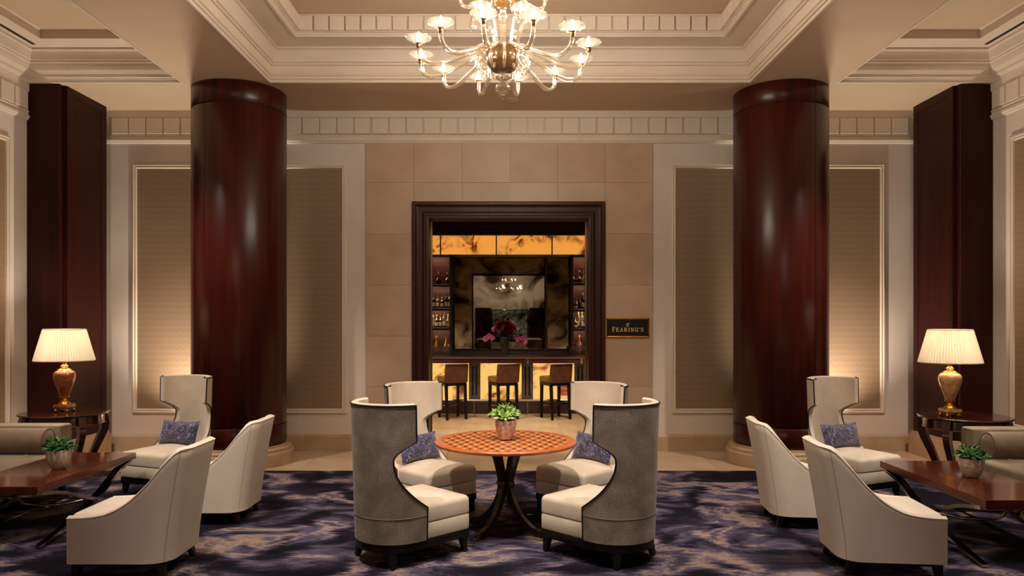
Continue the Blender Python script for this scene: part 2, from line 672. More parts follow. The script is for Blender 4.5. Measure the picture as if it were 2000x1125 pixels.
    nt.links.new(coords(nt, (130, 130, 170)), nz.inputs['Vector'])
    f = math_node(nt, 'ADD', math_node(nt, 'MULTIPLY', ph, 0.35), math_node(nt, 'ADD', math_node(nt, 'MULTIPLY', nz.outputs['Fac'], 0.6), math_node(nt, 'MULTIPLY', math_node(nt, 'SUBTRACT', nz2.outputs['Fac'], 0.5), 0.5)))
    r = ramp(nt, [(0.25, C(88, 78, 67)), (0.5, C(142, 129, 114)), (0.78, C(200, 186, 168))])
    nt.links.new(f, r.inputs['Fac'])
    nt.links.new(r.outputs['Color'], b.inputs['Base Color'])
    b.inputs['Roughness'].default_value = 0.6
    b.inputs['Sheen Weight'].default_value = 0.15
    bp = N(nt, 'Bump')
    bp.inputs['Strength'].default_value = 0.3
    bp.inputs['Distance'].default_value = 0.002
    nt.links.new(ph, bp.inputs['Height'])
    nt.links.new(bp.outputs['Normal'], b.inputs['Normal'])
    M['tweed'] = m

    # crushed navy velvet, highlights on the pile painted in as the palest colour
    m, nt, b = new_mat('crushed_velvet')
    nz = N(nt, 'TexNoise')
    nz.inputs['Scale'].default_value = 1
    nz.inputs['Detail'].default_value = 5
    nz.inputs['Distortion'].default_value = 1.2
    nt.links.new(coords(nt, (62, 62, 40)), nz.inputs['Vector'])
    r = ramp(nt, [(0.40, C(24, 22, 38)), (0.53, C(58, 54, 88)), (0.66, C(140, 135, 180))])
    nt.links.new(nz.outputs['Fac'], r.inputs['Fac'])
    nt.links.new(r.outputs['Color'], b.inputs['Base Color'])
    b.inputs['Roughness'].default_value = 0.55
    b.inputs['Sheen Weight'].default_value = 0.5
    bp = N(nt, 'Bump')
    bp.inputs['Strength'].default_value = 0.5
    bp.inputs['Distance'].default_value = 0.006
    nt.links.new(nz.outputs['Fac'], bp.inputs['Height'])
    nt.links.new(bp.outputs['Normal'], b.inputs['Normal'])
    M['velvet'] = m

    # round table: basket-weave inlay
    m, nt, b = new_mat('woven_marquetry')
    tc = N(nt, 'TexCoord')
    sp = N(nt, 'SeparateXYZ')
    nt.links.new(tc.outputs['Object'], sp.inputs[0])
    a = R(45)
    sx_ = math_node(nt, 'MULTIPLY', sp.outputs[0], 1 / 0.083)
    sy_ = math_node(nt, 'MULTIPLY', sp.outputs[1], 1 / 0.20)
    ux = math_node(nt, 'ADD', sx_, sy_)
    vy = math_node(nt, 'SUBTRACT', sx_, sy_)
    fu = math_node(nt, 'FRACT', ux)
    fv = math_node(nt, 'FRACT', vy)
    dark = math_node(nt, 'MULTIPLY', math_node(nt, 'GREATER_THAN', fu, 0.55), math_node(nt, 'GREATER_THAN', fv, 0.55))
    over = math_node(nt, 'GREATER_THAN', math_node(nt, 'ADD', math_node(nt, 'GREATER_THAN', fu, 0.46), math_node(nt, 'GREATER_THAN', fv, 0.46)), 0.5)
    rad = math_node(nt, 'SQRT', math_node(nt, 'ADD', math_node(nt, 'POWER', sp.outputs[0], 2.0), math_node(nt, 'POWER', sp.outputs[1], 2.0)))
    inner = math_node(nt, 'LESS_THAN', rad, 0.515)
    nz = N(nt, 'TexNoise')
    nz.inputs['Scale'].default_value = 1
    nz.inputs['Detail'].default_value = 6
    nt.links.new(coords(nt, (9, 40, 9)), nz.inputs['Vector'])
    r = ramp(nt, [(0.3, C(168, 90, 50)), (0.7, C(196, 114, 68))])
    nt.links.new(nz.outputs['Fac'], r.inputs['Fac'])
    r2 = ramp(nt, [(0.3, C(206, 138, 84)), (0.7, C(228, 172, 114))])
    nt.links.new(nz.outputs['Fac'], r2.inputs['Fac'])
    m1 = N(nt, 'Mix', data_type='RGBA')
    nt.links.new(math_node(nt, 'MULTIPLY', inner, math_node(nt, 'SUBTRACT', 1.0, over)), m1.inputs[0])
    nt.links.new(r.outputs['Color'], m1.inputs[6])
    nt.links.new(r2.outputs['Color'], m1.inputs[7])
    m2 = N(nt, 'Mix', data_type='RGBA')
    nt.links.new(math_node(nt, 'MULTIPLY', inner, dark), m2.inputs[0])
    nt.links.new(m1.outputs[2], m2.inputs[6])
    m2.inputs[7].default_value = C(104, 50, 26)
    nt.links.new(m2.outputs[2], b.inputs['Base Color'])
    b.inputs['Roughness'].default_value = 0.35
    b.inputs['Coat Weight'].default_value = 0.2
    b.inputs['Coat Roughness'].default_value = 0.2
    M['marquetry'] = m

    # backlit onyx
    def onyx(name, c0, c1, c2, strength, seed, scale):
        m, nt, b = new_mat(name)
        nz = N(nt, 'TexNoise')
        nz.inputs['Scale'].default_value = 1
        nz.inputs['Detail'].default_value = 5
        nz.inputs['Distortion'].default_value = 1.6
        mp = coords(nt, scale)
        mp.node.inputs['Location'].default_value = seed
        nt.links.new(mp, nz.inputs['Vector'])
        band = math_node(nt, 'PINGPONG', math_node(nt, 'MULTIPLY', nz.outputs['Fac'], 7.0), 1.0)
        mask = N(nt, 'TexNoise')
        mask.inputs['Scale'].default_value = 1
        mask.inputs['Detail'].default_value = 2
        mp2 = coords(nt, tuple(q * 0.75 for q in scale))
        mp2.node.inputs['Location'].default_value = tuple(q + 5 for q in seed)
        nt.links.new(mp2, mask.inputs['Vector'])
        mk = ramp(nt, [(0.48, (0, 0, 0, 1)), (0.60, (1, 1, 1, 1))])
        nt.links.new(mask.outputs['Fac'], mk.inputs['Fac'])
        dk = ramp(nt, [(0.15, c2), (0.5, c1), (0.9, c0)])
        nt.links.new(band, dk.inputs['Fac'])
        mx = N(nt, 'Mix', data_type='RGBA')
        nt.links.new(mk.outputs['Color'], mx.inputs[0])
        mx.inputs[6].default_value = c0
        nt.links.new(dk.outputs['Color'], mx.inputs[7])
        b.inputs['Base Color'].default_value = (0.05, 0.03, 0.02, 1)
        b.inputs['Roughness'].default_value = 0.25
        nt.links.new(mx.outputs[2], b.inputs['Emission Color'])
        b.inputs['Emission Strength'].default_value = strength
        M[name] = m
    onyx('onyx_top', C(252, 164, 70), C(196, 104, 36), C(80, 36, 18), 0.72, (3.1, 0, 4.2), (2.3, 2.3, 2.3))
    onyx('onyx_bar', C(255, 200, 106), C(214, 130, 56), C(104, 50, 24), 0.80, (1.3, 0, 8.2), (2.2, 2.2, 2.2))
    onyx('onyx_bar2', C(255, 198, 108), C(210, 124, 66), C(150, 62, 34), 0.80, (8.3, 0, 2.1), (2.0, 2.0, 2.0))

    # lamp urns
    M['urn_amber'] = mat('amber_onyx', C(158, 88, 48), 0.14, col2=C(112, 56, 30), scale=(9, 9, 9), detail=6, distort=1.0, coat=0.5)
    M['urn_honey'] = mat('honey_onyx', C(208, 164, 116), 0.16, col2=C(168, 118, 72), scale=(9, 9, 9), detail=6, distort=1.2, coat=0.5)

    # pleated silk shade: translucent
    m = bpy.data.materials.new('pleated_silk')
    m.use_nodes = True
    nt = m.node_tree
    nt.nodes.remove(nt.nodes['Principled BSDF'])
    d = N(nt, 'BsdfDiffuse')
    d.inputs[0].default_value = C(242, 234, 220)
    t = N(nt, 'BsdfTranslucent')
    t.inputs[0].default_value = C(236, 226, 210)
    mx = N(nt, 'MixShader')
    mx.inputs[0].default_value = 0.42
    nt.links.new(d.outputs[0], mx.inputs[1])
    nt.links.new(t.outputs[0], mx.inputs[2])
    nt.links.new(mx.outputs[0], nt.nodes['Material Output'].inputs['Surface'])
    M['silk'] = m

    # coffee table top: lacquered rosewood
    M['rosewood'] = mat('rosewood_lacquer', C(104, 46, 24), 0.14, col2=C(66, 26, 14), scale=(10, 1.4, 10), detail=6, lo=0.3, hi=0.7, coat=0.7, distort=0.4)

    M['endwood'] = mat('end_table_mahogany', C(64, 27, 14), 0.16, col2=C(42, 16, 9), scale=(10, 1.4, 10), detail=6, lo=0.3, hi=0.7, coat=0.5, distort=0.4)
    # antique mirror
    m, nt, b = new_mat('antique_mirror')
    nz = N(nt, 'TexNoise')
    nz.inputs['Scale'].default_value = 1
    nz.inputs['Detail'].default_value = 7
    nz.inputs['Distortion'].default_value = 1.2
    mp = coords(nt, (1.5, 1.5, 1.9))
    mp.node.inputs['Location'].default_value = (2.2, 0, 5.1)
    nt.links.new(mp, nz.inputs['Vector'])
    r = ramp(nt, [(0.38, C(50, 40, 30)), (0.46, C(128, 118, 102)), (0.60, C(176, 170, 156))])
    nt.links.new(nz.outputs['Fac'], r.inputs['Fac'])
    nt.links.new(r.outputs['Color'], b.inputs['Base Color'])
    b.inputs['Metallic'].default_value = 1.0
    b.inputs['Roughness'].default_value = 0.012
    M['mirror'] = m

    # painting behind the camera, seen in the bar mirror
    M['painting'] = mat('misty_painting', C(60, 84, 92), 0.5, col2=C(196, 204, 200), scale=(1.6, 1.6, 2.2), detail=7, distort=1.5)

    M['glass'] = glass_mat('clear_glass', (0.97, 0.95, 0.92, 1), 0.5, 0.05, 0.08, C(230, 226, 214))
    M['murano'] = glass_mat('murano_glass', (0.95, 0.91, 0.84, 1), 0.55, 0.08, 0.09, C(244, 226, 198))
    M['dish'] = glass_mat('drip_dish_glass', (0.98, 0.96, 0.93, 1), 0.40, 0.12, 0.022, C(252, 246, 236), transl=True)
    M['murano_gold'] = glass_mat('smoked_gold_glass', (0.62, 0.48, 0.32, 1), 0.4, 0.12, 0.65, C(150, 108, 62))
    M['liq_amber'] = glass_mat('amber_bottle', (0.75, 0.38, 0.12, 1), 0.4, 0.04, 0.25, C(150, 78, 24))
    M['liq_dark'] = glass_mat('dark_bottle', (0.20, 0.12, 0.08, 1), 0.45, 0.04, 0.5, C(30, 18, 12))
    M['liq_clear'] = glass_mat('clear_bottle', (0.92, 0.92, 0.88, 1), 0.45, 0.04, 0.12, C(210, 206, 190))
    M['liq_green'] = glass_mat('green_bottle', (0.45, 0.55, 0.25, 1), 0.45, 0.04, 0.25, C(90, 100, 50))
    M['liq_gold'] = glass_mat('golden_bottle', (0.95, 0.75, 0.36, 1), 0.4, 0.04, 0.25, C(230, 180, 90))

    # leaves and pots
    M['leaf_a'] = mat('leaf_fresh', C(132, 172, 74), 0.4, col2=C(186, 210, 126), scale=(14, 14, 14))
    M['leaf_b'] = mat('leaf_mid', C(78, 124, 48), 0.4, col2=C(120, 158, 76), scale=(14, 14, 14))
    M['leaf_c'] = mat('leaf_deep', C(40, 84, 36), 0.38, col2=C(70, 116, 54), scale=(14, 14, 14))
    M['leaf_d'] = mat('leaf_dark', C(28, 64, 30), 0.38, col2=C(58, 104, 50), scale=(14, 14, 14))
    M['pot_pink'] = mat('pink_terracotta', C(208, 182, 166), 0.7, col2=C(168, 138, 122), scale=(30, 30, 30), detail=6, bump=0.7, bscale=(110, 110, 110), bdist=0.006)
    M['pot_grey'] = mat('etched_grey_pot', C(218, 206, 192), 0.7, col2=C(170, 156, 140), scale=(50, 50, 12), detail=6, bump=0.7, bscale=(90, 90, 20), bdist=0.006)
    M['pot_swirl'] = mat('carved_pale_pot', C(216, 202, 186), 0.65, col2=C(172, 154, 136), scale=(20, 20, 45), detail=5, bump=0.7, bscale=(40, 40, 60), bdist=0.006)
    M['petal_red'] = mat('crimson_petals', C(140, 24, 52), 0.5, col2=C(96, 14, 34), scale=(40, 40, 40))
    M['petal_pink'] = mat('magenta_petals', C(206, 60, 130), 0.5, col2=C(226, 120, 170), scale=(40, 40, 40))
    M['twig'] = mat('pale_twig', C(200, 190, 170), 0.7)
    M['stemgreen'] = mat('flower_stems', C(50, 72, 40), 0.6)


build_special()

# ================================================================== the room
WY = 9.64           # back wall plane
SOF = 4.50          # beam soffit height
SIDE = 5.67         # side walls
REAR = -10.9
DOOR_X0, DOOR_X1, DOOR_Z = -1.10, 1.066, 3.11

# ---- floor slab and its marble tiles
fl = G().box(-7.2, 7.2, REAR - 0.3, 16.2, -0.2, -0.02).obj('floor', M['grout'])
tag(fl, 'polished cream marble floor under the carpet and running into the bar', 'floor', kind='structure')


def tile_field(x0, x1, nx, y0, y1, ny, parent):
    sx, sy = (x1 - x0) / nx, (y1 - y0) / ny
    g = 0.0015
    mesh_a = G().box(-sx / 2 + g, sx / 2 - g, -sy / 2 + g, sy / 2 - g, -0.02, 0.0, 0.0012).mesh('floor_tile', M['marble'])
    mesh_b = mesh_a.copy()
    mesh_b.materials[0] = M['marble_b']
    for i in range(nx):
        for j in range(ny):
            o = link('floor_tile', mesh_a if rnd.random() < 0.6 else mesh_b, parent,
                     (x0 + sx * (i + 0.5), y0 + sy * (j + 0.5), 0), (0, 0, rnd.choice((0, math.pi))))


tile_field(-5.67, 5.67, 14, 8.24, WY + 0.3, 2, fl)
tile_field(-4.05, 4.05, 10, WY + 0.3, 14.0, 5, fl)

cp = G().box(-5.62, 5.62, REAR + 0.4, 8.30, -0.018, 0.010, 0.004).obj('carpet', M['carpet'])
tag(cp, 'navy lavender and beige abstract carpet covering the lobby floor', 'carpet')

# ---- back wall with the door opening
wb = G()
wb.box(-6.2, DOOR_X0, WY, WY + 0.3, 0, 5.3)
wb.box(DOOR_X1, 6.2, WY, WY + 0.3, 0, 5.3)
wb.box(DOOR_X0, DOOR_X1, WY, WY + 0.3, DOOR_Z, 5.3)
wall_back = wb.obj('wall_back', M['paint'])
tag(wall_back, 'cream panelled lobby wall around the bar doorway', 'wall', kind='structure')

# limestone facing, tile by tile
STONE_X = [-1.91, -1.27, -0.63, 0.0, 0.63, 1.26, 1.89]
STONE_Z = [0.0, 0.18, 0.85, 1.52, 2.20, 2.877, 3.553, 4.075]
for i in range(6):
    for j in range(7):
        x0, x1, z0, z1 = STONE_X[i], STONE_X[i + 1], STONE_Z[j], STONE_Z[j + 1]
        if 0 < i < 5:
            if z1 <= 3.25:
                continue
            z0 = max(z0, 3.25)
        key = rnd.choice(['stone', 'stone', 'stone_b', 'stone_c'])
        G().box(x0 + 0.001, x1 - 0.001, WY - 0.022, WY - 0.001, z0 + 0.001, z1 - 0.001, 0.0015).obj('stone_tile', M[key], wall_back)

# painted stiles and wallpaper panels with raised moulding
PROF = [(0.0, 0.0), (0.0, 0.022), (0.012, 0.03), (0.022, 0.03), (0.027, 0.02), (0.036, 0.018), (0.045, 0.026), (0.053, 0.024), (0.06, 0.006), (0.062, 0.0)]


def wall_panel(parent, u0, u1, v0, v1, place, name='panel'):
    G().frame(PROF, u0, u1, v0, v1, place).obj('panel_moulding', M['trim'], parent, smooth=50)
    a, b = place(u0 + 0.055, v0 + 0.055, 0.004), place(u1 - 0.055, v1 - 0.055, 0.004)
    vs = [place(u0 + 0.055, v0 + 0.055, 0.004), place(u1 - 0.055, v0 + 0.055, 0.004),
          place(u1 - 0.055, v1 - 0.055, 0.004), place(u0 + 0.055, v1 - 0.055, 0.004)]
    back = [place(u0 + 0.055, v0 + 0.055, 0.0), place(u1 - 0.055, v0 + 0.055, 0.0),
            place(u1 - 0.055, v1 - 0.055, 0.0), place(u0 + 0.055, v1 - 0.055, 0.0)]
    G().add(vs + back, [(0, 1, 2, 3), (7, 6, 5, 4), (0, 4, 5, 1), (1, 5, 6, 2), (2, 6, 7, 3), (3, 7, 4, 0)]).obj('wallpaper', M['wallpaper'], parent)


for sx in (-1, 1):
    px = (lambda u, v, p: (u, WY - p, v))
    if sx < 0:
        wall_panel(wall_back, -5.0, -2.17, 0.50, 3.80, px)
    else:
        wall_panel(wall_back, 2.14, 4.965, 0.50, 3.80, px)

# baseboard of stone along the back wall
for k, (a, b) in enumerate(((-5.5, -1.92), (1.90, 5.5))):
    g = G().prism([(WY - 0.001, 0.0), (WY - 0.035, 0.0), (WY - 0.035, 0.19), (WY - 0.02, 0.215), (WY - 0.001, 0.22)], a, b, 'x')
    o = g.obj('baseboard_back', M['basestone'])
    tag(o, 'tan stone baseboard along the back wall %s of the bar doorway' % ('left', 'right')[k], 'baseboard', kind='structure')


# frieze of square blocks below the soffit
def frieze(name, length, label):
    """local: runs along +x from 0, face towards -y, z absolute"""
    prof = [(0.0, 4.50), (-0.035, 4.50), (-0.035, 4.41), (-0.02, 4.405), (-0.02, 4.185), (-0.032, 4.18), (-0.032, 4.168), (-0.024, 4.160),
            (-0.024, 4.135), (-0.040, 4.128), (-0.040, 4.105), (-0.030, 4.095), (-0.022, 4.075), (0.0, 4.07)]
    o = G().prism(prof, 0, length, 'x').obj(name, M['trim'])
    tag(o, label, 'cornice', kind='structure')
    n = int(length / 0.229)
    me = G().box(-0.105, 0.105, -0.050, -0.0195, 4.19, 4.402, 0.004).mesh('frieze_block', M['trim'])
    off = (length - n * 0.229) / 2
    for i in range(n):
        link('frieze_block', me, o, (off + 0.229 * (i + 0.5), 0, 0))
    return o


f1 = frieze('trim_1', 10.72, 'cream frieze of square blocks high on the back wall')
f1.location = (-5.36, WY, 0)
f2 = frieze('trim_2', 4.0, 'cream frieze of square blocks on the left side wall')
f2.location = (-SIDE, 4.54, 0)
f2.rotation_euler = (0, 0, R(90))
f3 = frieze('trim_3', 4.0, 'cream frieze of square blocks on the right side wall')
f3.location = (SIDE, 8.54, 0)
f3.rotation_euler = (0, 0, R(-90))

# ---- side and rear walls
for nm, sx in (('wall_left', -1), ('wall_right', 1)):
    x0, x1 = sorted((sx * SIDE, sx * (SIDE + 0.3)))
    o = G().box(x0, x1, REAR, WY, 0, 5.3).obj(nm, M['paint'])
    tag(o, 'cream panelled %s side wall behind the %s sofa' % (nm[5:], nm[5:]), 'wall', kind='structure')
    pl = (lambda u, v, p, s=sx: (s * (SIDE - p), u, v))
    wall_panel(o, 5.2, 8.22, 0.50, 3.80, pl)
    wall_panel(o, 1.2, 4.6, 0.50, 3.80, pl)
o = G().box(-SIDE - 0.3, SIDE + 0.3, REAR - 0.3, REAR, 0, 5.3).obj('wall_rear', M['paint'])
tag(o, 'cream lobby wall opposite the bar seen dimly in the bar mirror', 'wall', kind='structure')
for sx in (-1, 1):
    G().box(sx * 1.55 - 0.45, sx * 1.55 + 0.45, REAR + 0.001, REAR + 0.05, 0.0, 2.55, 0.01).obj('wood_panel', M['mahog_d'], o)
p = thing('painting', 'misty blue grey landscape painting with a pale tree reflected in the bar mirror', 'painting', (0, REAR + 0.03, 1.55))
G().box(-1.02, 1.02, -0.03, 0.02, -0.85, 0.85, 0.01).obj('canvas', M['painting'], p)
G().frame([(0, -0.03), (0, 0.04), (0.05, 0.05), (0.08, 0.02)], -1.08, 1.08, -0.91, 0.91, lambda u, v, q: (u, q, v)).obj('frame', M['barwood'], p)

# ---- wood pilasters in the corners
for sx in (-1, 1):
    side = 'left' if sx < 0 else 'right'
    po = thing('pilaster', 'dark mahogany corner pilaster behind the %s table lamp' % side, 'pilaster', (sx * 5.45, 8.98, 0), kind='structure')

    def B(x0, x1, y0, y1, z0, z1, b=0.0, s=sx):
        a, c = sorted((s * x0 - s * 5.45, s * x1 - s * 5.45))
        return G().box(a, c, y0 - 8.98, y1 - 8.98, z0, z1, b)
    B(5.25, 5.665, 8.60, 9.44, 0, SOF - 0.001).obj('body', M['mahog_d'], po)
    B(5.37, 5.665, 9.44, 9.635, 0, SOF - 0.001).obj('return', M['mahog_d'], po)
    B(5.28, 5.665, 8.525, 8.605, 0, SOF - 0.001, 0.006).obj('front_panel', M['mahog_d'], po)
    # raised-and-fielded side panel
    pl = (lambda u, v, q, s=sx: (s * (5.25 - q) - s * 5.45, u - 8.98, v))
    G().frame([(0, 0.0), (0.0, 0.012), (0.09, 0.012), (0.10, 0.004), (0.115, 0.0)], 8.605, 9.44, 0.30, SOF - 0.002, pl).obj('side_frame', M['mahog_d'], po)
    gb = B(5.20, 5.665, 8.475, 9.49, 0, 0.26)
    gb.add(*(lambda b: (b.v, b.f))(B(5.22, 5.665, 8.495, 9.465, 0.26, 0.30)))
    gb.obj('stone_base', M['basestone'], po)


# ---- round columns
def column(sx):
    side = 'left' if sx < 0 else 'right'
    c = thing('column', 'round polished red mahogany column on the %s of the lobby' % side, 'column', (sx * 3.30, 8.88, 0), kind='structure')
    Rr = 0.55
    G().lathe([(0.638, 0.0), (0.638, 0.14), (0.630, 0.155), (0.610, 0.165), (0.612, 0.185), (0.604, 0.20), (0.580, 0.21), (0.575, 0.235), (0.0, 0.235)], 64).obj('stone_base', M['basestone'], c, smooth=40)
    G().lathe([(Rr - 0.012, 0.23), (Rr - 0.012, SOF - 0.001)], 64).obj('core', M['black'], c, smooth=60)
    seam = -90 + sx * 23.5
    for (z0, z1) in ((0.235, 0.475), (0.483, 4.235), (4.246, SOF - 0.002)):
        for k in range(3):
            a0 = R(seam + 120 * k) + 0.0045
            a1 = R(seam + 120 * (k + 1)) - 0.0045
            g = G()
            n = 28
            prof = [(Rr - 0.012, z0), (Rr - 0.003, z0), (Rr, z0 + 0.003), (Rr, z1 - 0.003), (Rr - 0.003, z1), (Rr - 0.012, z1)]
            g.lathe(prof, n, a0=a0, a1=a1)
            g.obj('veneer_panel', M['mahog'], c, smooth=50)
    return c


column(-1)
column(1)

# ---- ceiling
CX = 2.80                       # half width of the centre coffer
CY0, CY1 = 2.88, 8.48
SX0, SX1 = 3.83, 5.63           # side coffers
SY0 = 1.2
c = G()
zt = SOF + 0.9


def soffit(x0, x1, y0, y1):
    c.box(x0, x1, y0, y1, SOF, SOF + 0.03)


soffit(-SIDE, SIDE, 8.48, WY)
soffit(-SX0, -CX, -4.8, 8.48)
soffit(CX, SX0, -4.8, 8.48)
soffit(-SIDE, -SX1, SY0, 8.48)
soffit(SX1, SIDE, SY0, 8.48)
soffit(-SIDE, -SX0, -4.8, SY0)
soffit(SX0, SIDE, -4.8, SY0)
soffit(-CX, CX, -4.8, 2.88)
soffit(-SIDE, -CX, REAR, -4.8)
soffit(CX, SIDE, REAR, -4.8)
soffit(-CX, CX, REAR, -10.4)
c.box(-6.0, 6.0, REAR, WY + 0.3, 5.30, 5.4)
ceiling = c.obj('ceiling', M['ceil'])
tag(ceiling, 'cream lobby ceiling with flat beams between recessed coffers', 'ceiling', kind='structure')

CROWN = [(-0.02, 4.497), (0.004, 4.497), (0.008, 4.503), (0.008, 4.516), (0.004, 4.520), (0.004, 4.532), (0.022, 4.536), (0.022, 4.552), (0.014, 4.558), (0.014, 4.570), (0.032, 4.576), (0.036, 4.590), (0.026, 4.600),
         (0.026, 4.684), (0.046, 4.688), (0.046, 4.702), (0.038, 4.706), (0.038, 4.716), (0.058, 4.722), (0.060, 4.738),
         (0.070, 4.775), (0.082, 4.815), (0.100, 4.842), (0.112, 4.850), (0.128, 4.852), (0.130, 4.868), (0.122, 4.880)]
DENT = [(0.395, 4.880), (0.395, 4.868), (0.425, 4.868), (0.425, 4.884), (0.440, 4.890), (0.440, 4.904), (0.462, 4.908), (0.462, 5.085), (0.47, 5.10)]


def centre_coffer(name, y0, y1, label, blocks=True):
    o = G().loop(CROWN + DENT, -CX, CX, y0, y1).obj(name, M['trim'], fix=False, smooth=20)
    tag(o, label, 'coffer', kind='structure')
    G().box(-CX + 0.35, CX - 0.35, y0 + 0.35, y1 - 0.35, 5.10, 5.13).obj('coffer_ceiling', M['ceil'], o)
    if blocks:
        xi0, xi1, yi0, yi1 = -CX + 0.462, CX - 0.462, y0 + 0.462, y1 - 0.462
        n = 27
        p = (xi1 - xi0) / n
        me = G().box(-p / 2 + 0.009, p / 2 - 0.009, -0.032, 0.002, 4.915, 5.07, 0.004).mesh('dentil_block', M['trim'])
        for i in range(n):
            link('dentil_block', me, o, (xi0 + p * (i + 0.5), yi1, 0))
            link('dentil_block', me, o, (xi0 + p * (i + 0.5), yi0, 0), (0, 0, math.pi))
            t = yi0 + (yi1 - yi0) * (i + 0.5) / n
            link('dentil_block', me, o, (xi0, t, 0), (0, 0, R(90)))
            link('dentil_block', me, o, (xi1, t, 0), (0, 0, R(-90)))
    return o


centre_coffer('trim_4', CY0, CY1, 'stepped cream coffer moulding with dentil blocks above the chandelier')
centre_coffer('trim_5', -10.4, -4.8, 'stepped cream coffer moulding at the far end of the lobby', False)
SCROWN = [(-0.02, 4.497), (0.004, 4.497), (0.004, 4.525), (0.014, 4.530), (0.020, 4.545), (0.034, 4.550), (0.040, 4.57), (0.040, 4.580), (0.075, 4.62), (0.090, 4.66),
          (0.092, 4.69), (0.105, 4.695), (0.105, 4.72), (0.115, 4.725), (0.125, 4.77), (0.150, 4.81), (0.172, 4.82), (0.172, 4.845),
          (0.43, 4.845), (0.43, 4.93), (0.45, 4.94)]
for k, sx in enumerate((-1, 1)):
    x0, x1 = (-SX1, -SX0) if sx < 0 else (SX0, SX1)
    o = G().loop(SCROWN, x0, x1, SY0, 8.48).obj('trim_%d' % (6 + k), M['trim'], fix=False, smooth=20)
    tag(o, 'cream crown moulding of the %s side coffer' % ('left', 'right')[k], 'coffer', kind='structure')
    G().box(x0 + 0.4, x1 - 0.4, SY0 + 0.4, 8.08, 4.94, 4.97).obj('coffer_ceiling', M['ceil'], o)
    xa = -SX1 + 0.25 if sx < 0 else SX1 - 0.25
    G().box(xa - 0.022, xa + 0.022, 3.0, 8.22, 4.8435, 4.852).obj('air_slot', M['void'], o)


# ---- recessed downlights with their lamps
ring_me = G().lathe([(0.052, 0.0), (0.052, -0.006), (0.068, -0.008), (0.074, -0.004), (0.074, 0.0)], 28).mesh('trim_ring', M['ceil'], 60)
lens_off = G().lathe([(0.0, -0.002), (0.052, -0.002), (0.052, 0.0)], 24).mesh('lamp_lens', M['ceil'], 40)
lens_on = G().lathe([(0.0, -0.002), (0.052, -0.002), (0.052, 0.0)], 24).mesh('lamp_lens', emit_mat('lit_lens', (1.0, 0.85, 0.65, 1), 6.0), 40)


def downlight(loc, label, group=None, lens=lens_on):
    d = thing('downlight', label, 'downlight', loc, group=group)
    link('trim_ring', ring_me, d)
    link('lamp_lens', lens, d)
    return d


downlight((0.03, 9.14, SOF), 'small round recessed ceiling light just below the chandelier tip', lens=lens_off)
for (loc, tgt, wt, ang, bl, what) in SPOTS:
    z = loc[2]
    d = downlight((loc[0], loc[1], 5.10 if z > 5 else 4.94), 'recessed coffer spotlight ' + what, 'recessed spotlights of the coffers')
    L = bpy.data.lights.new('spot_lamp', 'SPOT')
    L.energy = wt
    L.color = WARM
    L.spot_size = R(ang)
    L.spot_blend = bl
    L.shadow_soft_size = 0.05
    lo = bpy.data.objects.new('spot_lamp', L)
    COL.objects.link(lo)
    lo.parent = d
    lo.location = (0, 0, -0.03)
    lo.rotation_euler = (Vector(tgt) - Vector(loc)).to_track_quat('-Z', 'Y').to_euler()

# ================================================================== doorway and bar room
door = thing('door_1', 'dark moulded wood casing of the open bar doorway', 'doorway', (0, WY, 0), kind='structure')
prof = [(0, 0.0), (0.0, 0.055), (0.012, 0.066), (0.05, 0.066), (0.062, 0.055), (0.068, 0.038), (0.085, 0.034), (0.150, 0.032), (0.158, 0.044), (0.18, 0.052), (0.205, 0.052), (0.212, 0.04), (0.25, 0.038), (0.25, -0.001)]
prof = [(e_ * 0.88, q_) for e_, q_ in prof]
G().frame(prof, -1.29, 1.255, 0.0, 3.295, lambda u, v, q: (u, -q - 0.021, v), True).obj('casing', M['casing'], door, fix=True)
g = G()
g.box(DOOR_X0 - 0.001, DOOR_X0 + 0.03, -0.02, 0.30, 0, DOOR_Z)
g.box(DOOR_X1 - 0.03, DOOR_X1 + 0.001, -0.02, 0.30, 0, DOOR_Z)
g.box(DOOR_X0 + 0.03, DOOR_X1 - 0.03, -0.02, 0.30, DOOR_Z - 0.03, DOOR_Z)
g.obj('jamb', M['casing'], door)
for x in (DOOR_X0 + 0.03, DOOR_X1 - 0.03):
    s = 1 if x < 0 else -1
    a, b = sorted((x, x + s * 0.012))
    G().box(a, b, 0.23, 0.305, 0.0, DOOR_Z - 0.03, 0.002).obj('jamb_strip', M['steel'], door)

BX = 4.05
for nm, bx in (('wall_bar_left', (-BX - 0.1, -BX, WY + 0.3, 16.0)), ('wall_bar_right', (BX, BX + 0.1, WY + 0.3, 16.0)), ('wall_bar_back', (-BX, BX, 15.9, 16.0))):
    o = G().box(bx[0], bx[1], bx[2], bx[3], 0, 4.0).obj(nm, M['barwood'])
    tag(o, 'dark wood wall of the bar room, %s side' % nm[9:], 'wall', kind='structure')
o = G().box(-BX - 0.1, BX + 0.1, WY + 0.3, 16.0, 3.9, 4.0).obj('ceiling_bar', M['barwood'])
tag(o, 'dark ceiling of the bar room', 'ceiling', kind='structure')
for i, y in enumerate((12.0, 13.2, 14.4)):
    G().box(-BX, BX, y - 0.12, y + 0.12, 3.72, 3.9).obj('beam', M['barwood'], o)

M['led'] = emit_mat('shelf_led', (1.0, 0.72, 0.44, 1), 42.0)
# back bar: onyx lightbox, mirror panels, lit niches
bb = thing('back_bar', 'dark wood back bar with lit bottle niches either side of the mirror', 'back bar', (0, 15.2, 0))


def BB(x0, x1, y0, y1, z0, z1, b=0.0):
    return G().box(x0, x1, y0 - 15.2, y1 - 15.2, z0, z1, b)


